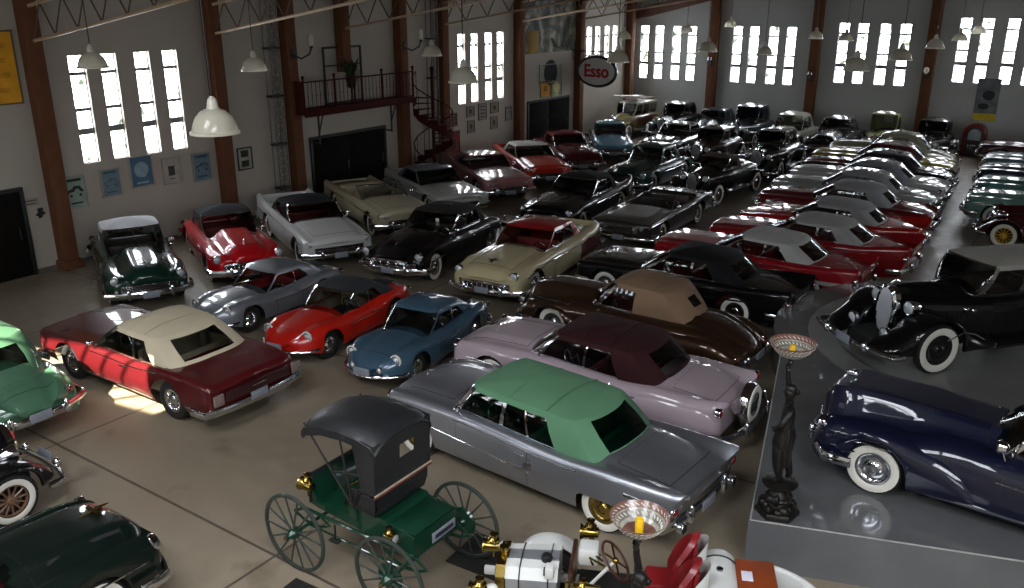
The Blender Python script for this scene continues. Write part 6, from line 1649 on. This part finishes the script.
make_car('hardtop_car', 'mid', (-6.75, 30.2), 180, 'pale grey and turquoise car with long grey roof', '#8e9590', top='#85878a', inter='#4b6f6a', group='Fifties cars along the aisle', wheel='W', lod=1, over=dict(L=5.3), gh=dict(soft=False, zt=1.46, crown=.1, wt=.66, wins=[(.04, .4), (.44, .84)]), heads=dict(y=[.76], z=.79, r=.1), tails=dict(y=.82, z=.76, r=.07), extra=x_dome(strip([(.4, .62), (-2.2, .66)], .2, paint('#3f7a6a'), 'side_flash', .008), strip([(2.3, .76), (-2.2, .78)], .03)))
make_car('hardtop_car', 'mid', (-6.85, 32.5), 180, 'white hooded car with slate roof and blue rear', '#a6a9a6', top='#6e747b', inter='#39424a', group='Fifties cars along the aisle', wheel='W', lod=1, gh=dict(soft=False, zt=1.44, crown=.09, wt=.66), heads=dict(y=[.76], z=.79, r=.1), tails=dict(y=.82, z=.76, r=.07), extra=lambda B, r, p: [B.side_panel(-2.5, -.6, .34, .78, .008, (s_,)).build('side_flash', paint('#143a66'), r) for s_ in (1, -1)])
make_car('hardtop_car', 'mid', (-7.0, 34.7), 180, 'black hardtop with maroon hood behind the slate-roofed white car', '#0d0e12', top='#17181c', inter='#2b2426', group='Fifties cars along the aisle', wheel='W', lod=1, gh=dict(soft=False, zt=1.46, crown=.09, wt=.66), heads=dict(y=[.76], z=.79, r=.1), tails=dict(y=.82, z=.76, r=.07), extra=lambda B, r, p: B.top_panel(1.05, 2.5, .8, .008).build('hood_panel', paint('#5e1416'), r))
make_car('hardtop_car', 'mid', (-7.3, 37.0), 180, 'mustard yellow fronted hardtop with dark red roof', '#8c7f2c', top='#4a1518', inter='#3a2c20', group='Fifties cars along the aisle', wheel='W', lod=2, gh=dict(soft=False, zt=1.46, crown=.09, wt=.66), heads=dict(y=[.76], z=.79, r=.1), extra=lambda B, r, p: [B.side_panel(-2.5, .3, .34, .8, .008, (s_,)).build('side_flash', paint('#121214'), r) for s_ in (1, -1)])
make_car('sedan_car', 'fat', (-7.4, 39.2), 180, 'grey green long sedan at the far end of the aisle row', '#82826a', top='#7c7c68', inter='#4a4638', group='Fifties cars along the aisle', wheel='W', lod=2, gh=dict(soft=False, zt=1.56, crown=.13, wt=.62), heads=dict(y=[.74], z=.79, r=.1))
# --- right of the aisle, noses to the left
prewar('touring_car', (-.4, 28.9), 180, 'dark maroon vintage car with yellow spoked wheels', '#3d0c10', top='#8d8778', L=4.6, W=1.75, group=GR, zt=1.5, wheel='Wky', lod=1, hoodz=1.05)
make_car('hardtop_car', 'mid', (-.75, 31.4), 180, 'sea green 1950s hardtop just behind the maroon car with yellow wheels', '#64897c', top='#64897c', group=GR, gh=dict(soft=False, zt=1.44, crown=.09, wt=.66), lod=1, heads=dict(y=[.76], z=.79, r=.1), gr=dict(kind='teeth', w=.6, z0=.4, z1=.6), extra=x_dome(orn(2.3), strip([(2.3, .74), (-2.2, .74)], .03)))
make_car('hardtop_car', 'mid', (-.85, 34.0), 180, 'darker teal 1950s hardtop, second of the green cars right of the aisle', '#4b7773', top='#4b7773', group=GR, gh=dict(soft=False, zt=1.44, crown=.09, wt=.66), lod=1, heads=dict(y=[.76], z=.79, r=.1), gr=dict(kind='teeth', w=.6, z0=.4, z1=.6), extra=strip([(2.3, .74), (-2.2, .74)], .03))
make_car('hardtop_car', 'mid', (-1.1, 36.8), 180, 'navy blue 1950s hardtop behind the teal hardtop', '#1a2436', top='#1a2436', group=GR, gh=dict(soft=False, zt=1.44, crown=.09, wt=.66), lod=2, heads=dict(y=[.76], z=.79, r=.1), gr=dict(kind='teeth', w=.6, z0=.4, z1=.6))
make_car('hardtop_car', 'mid', (-1.3, 39.6), 180, 'pale steel blue hardtop with heavy chrome, farthest of the row right of the aisle', '#5d7078', top='#66767c', group=GR, gh=dict(soft=False, zt=1.44, crown=.09, wt=.66), lod=2, heads=dict(y=[.76], z=.79, r=.1), gr=dict(kind='teeth', w=.6, z0=.4, z1=.6))

# --- stage
hearse_B = prewar('limousine_car', (-1.45*KS, 18.75*KS, STG+.026), 231, 'long black 1930s limousine with grey roof on the turntable', '#08080a', top='#9a9890', L=5.5, W=2.0, r=.43, xf=1.7, xr=-1.5, zt=1.74, hoodz=1.28, hoodw=.24, cowlw=.66, bodyw=.8, belt=1.2, fendz=.98, lampz=1.02, wheel='Wb', gh=dict(xt1=.5, xb1=.78, xb0=-1.85, xt0=-1.5, wins=[(.04, .36), (.4, .76)]), podlamps=True)
r_ = hearse_B[0]; r_.scale = (1.03, 1.03, 1.05)
for sg in (1, -1):
    lamp(r_, 'fog_lamp', (2.42, sg*.42, .62), .1)
    m = MB(); m.tube([(1.62, sg*.98, .6), (1.3, sg*.985, .72), (1.05, sg*.98, .66), (.85, sg*.97, .55)], .012, 6); m.build('fender_strip', CHROME, r_)
    for k in range(3):
        m = MB(); m.ball((.95-.16*k, sg*.60, .96-.03*k), (.06, .05, .045), 10, 6); m.build('horn_trumpet', CHROME, r_)
r_, B_ = make_car('convertible_car', 'fat', (.05, 11.66, STG), 177, 'dark navy 1940s convertible with whitewall tyres on the grey stage', '#0c1024', top='#1a1b22', inter='#3a2a24', wheel='W', cat='car',
        over=dict(L=5.3, W=1.98, r=.37, ra=.43, xf=1.75, xr=-1.5, ft=[(-2.75, .6), (-2.2, .8), (-1.3, .94), (-.3, .98), (.9, 1.02), (1.5, .94), (2.1, .9), (2.55, .84), (2.75, .7)], ct=[(-2.75, .5), (-2.2, .86), (-1.5, 1.04), (.9, 1.2), (1.7, 1.24), (2.3, 1.24), (2.5, 1.2), (2.65, 1.02)],
                  pw=[(-2.75, .66), (-2.1, .84), (-1.0, .93), (.4, .94), (.9, .90), (1.3, .95), (2.2, .95), (2.75, .82)], ry=.3, rs=.26, vw=.42, dip=.08, bow=.3, crown=.0, cab=(-1.4, .35)),
        gh=dict(zt=1.56, xb1=.5, xt1=.1, wt=.64), heads=dict(y=[.72], z=.79, r=.1, dx=.05), gr=dict(kind='fall', w=.26, z0=.42, z1=.8), bump=dict(f=dict(h=.14)),
        extra=x_dome(lambda B, r, p: fender(r, p, .35, 2.62, [(.35, .5), (1.0, .84), (1.8, .98), (2.35, .92), (2.62, .76)], .48, [(.35, .93), (1.5, .995), (2.62, .86)], 1.75, .44, .37, zb=.3, rend=.3), orn(2.38, 'disc'), strip([(2.35, .70), (1.9, .76), (1.0, .70)], .018), strip([(1.25, .30), (-1.0, .30)], .045), spot, strip([(2.3, .56), (2.0, .60)], .015), 
                     lambda B, r, p: [MB().box((2.66, s_*.42, .5), (.03, .34, .14), .01).build('side_grille', CHROME_D, r) for s_ in (1, -1)]))

# --- lower left
make_car('sedan_car', 'fat', (-16.05, 6.05), 181, 'pale green rounded 1940s sedan at the left with its tail in the sunlight', '#44674f', top='#44674f', inter='#57523f', wheel='W',
         over=dict(L=5.0, W=1.86, ft=[(-2.5, .7), (-2.1, .86), (-1.3, .94), (.9, .96), (2.5, .76)], ct=[(-2.5, .62), (-2.2, .8), (-1.5, 1.06), (.9, 1.14), (2.5, .8)], pw=[(-2.5, .72), (-1.9, .86), (0, .92), (2.5, .82)], bowr=.26),
         gh=dict(soft=False, zt=1.56, crown=.15, wt=.6, xb0=-1.98, xt0=-1.45, rw=.55, rt=(.3, .8), wins=[(.05, .4), (.44, .72)], cr=.24), heads=dict(y=[.72], z=.79, r=.1), tails=dict(y=.62, z=.7, r=.05), bump=dict(r=dict(h=.15, z=.46)),
         extra=lambda B, r, p: fender(r, p, -2.45, -.6, [(-2.45, .6), (-1.8, .82), (-1.2, .8), (-.6, .5)], .6, [(-2.45, .82), (-1.5, .95), (-.6, .92)], None, .1, .37, zb=.3, name='rear_fender', rend=.4))
prewar('vintage_car', (-12.25, 3.25), 91, 'black vintage car with wooden spoke wheels cut by the left edge', '#0b0b0c', top='#161514', L=4.2, W=1.7, xf=1.35, xr=-1.3, zt=1.75, wheel='wko', hoodz=1.15, hoodw=.3, fendz=.92)
make_car('open_car', 'mid', (-9.2, 2.5), 91, 'very dark green open 1950s car with whitewall tyres in the lower left corner', '#08130f', top='open', inter='#5a1a1a', wheel='W', gh=dict(zt=1.36),
         over=dict(L=4.9, xf=1.5, xr=-1.3, ft=[(-2.45, .84), (-1.5, .95), (.9, .98), (1.8, .97), (2.45, .88)], ct=[(-2.45, .7), (-1.5, .95), (.9, 1.1), (1.7, 1.08), (2.2, 1.0), (2.45, .8)], pw=[(-2.45, .86), (0, .93), (2.45, .88)], vw=.36, dip=.16),
         heads=dict(y=[.74], z=.79, r=.1), gr=dict(kind='mesh', w=.5, z0=.42, z1=.64, n=5), extra=x_dome(orn(2.1, 'rocket', BRASS), strip([(2.2, .68), (0, .72)], .02)))

# ------------------------------------------------------------------ light and camera
w = bpy.data.worlds.new('sky'); bpy.context.scene.world = w; w.use_nodes = True
nt = w.node_tree; bg = nt.nodes['Background']; sky = nt.nodes.new('ShaderNodeTexSky'); sky.sun_disc = False; sky.sun_elevation = rad(35); sky.sun_rotation = rad(200)
nt.links.new(sky.outputs[0], bg.inputs[0]); bg.inputs[1].default_value = .12

sd = bpy.data.lights.new('sun', 'SUN'); sd.energy = 55; sd.angle = rad(.6); sd.color = (1, .9, .76)
so = link(bpy.data.objects.new('sun', sd)); d = Vector((0.0, 1, -1.0)).normalized(); so.rotation_euler = d.to_track_quat('-Z', 'Y').to_euler(); so.location = (-15, -6, 14)
cd = bpy.data.cameras.new('camera'); cam = link(bpy.data.objects.new('camera', cd))
cam.location = (0, 0, 6.947); PIT, YAW = .3314, -.6011
cam.rotation_euler = (PI/2-PIT, 0, -YAW)
cd.sensor_width = 36; cd.lens = 863.57/1024*36; cd.clip_end = 200
sc = bpy.context.scene; sc.camera = cam
vs = sc.view_settings; vs.view_transform = 'Standard'; vs.look = 'None'; vs.gamma = 1; vs.exposure = 0.0; vs.use_curve_mapping = False
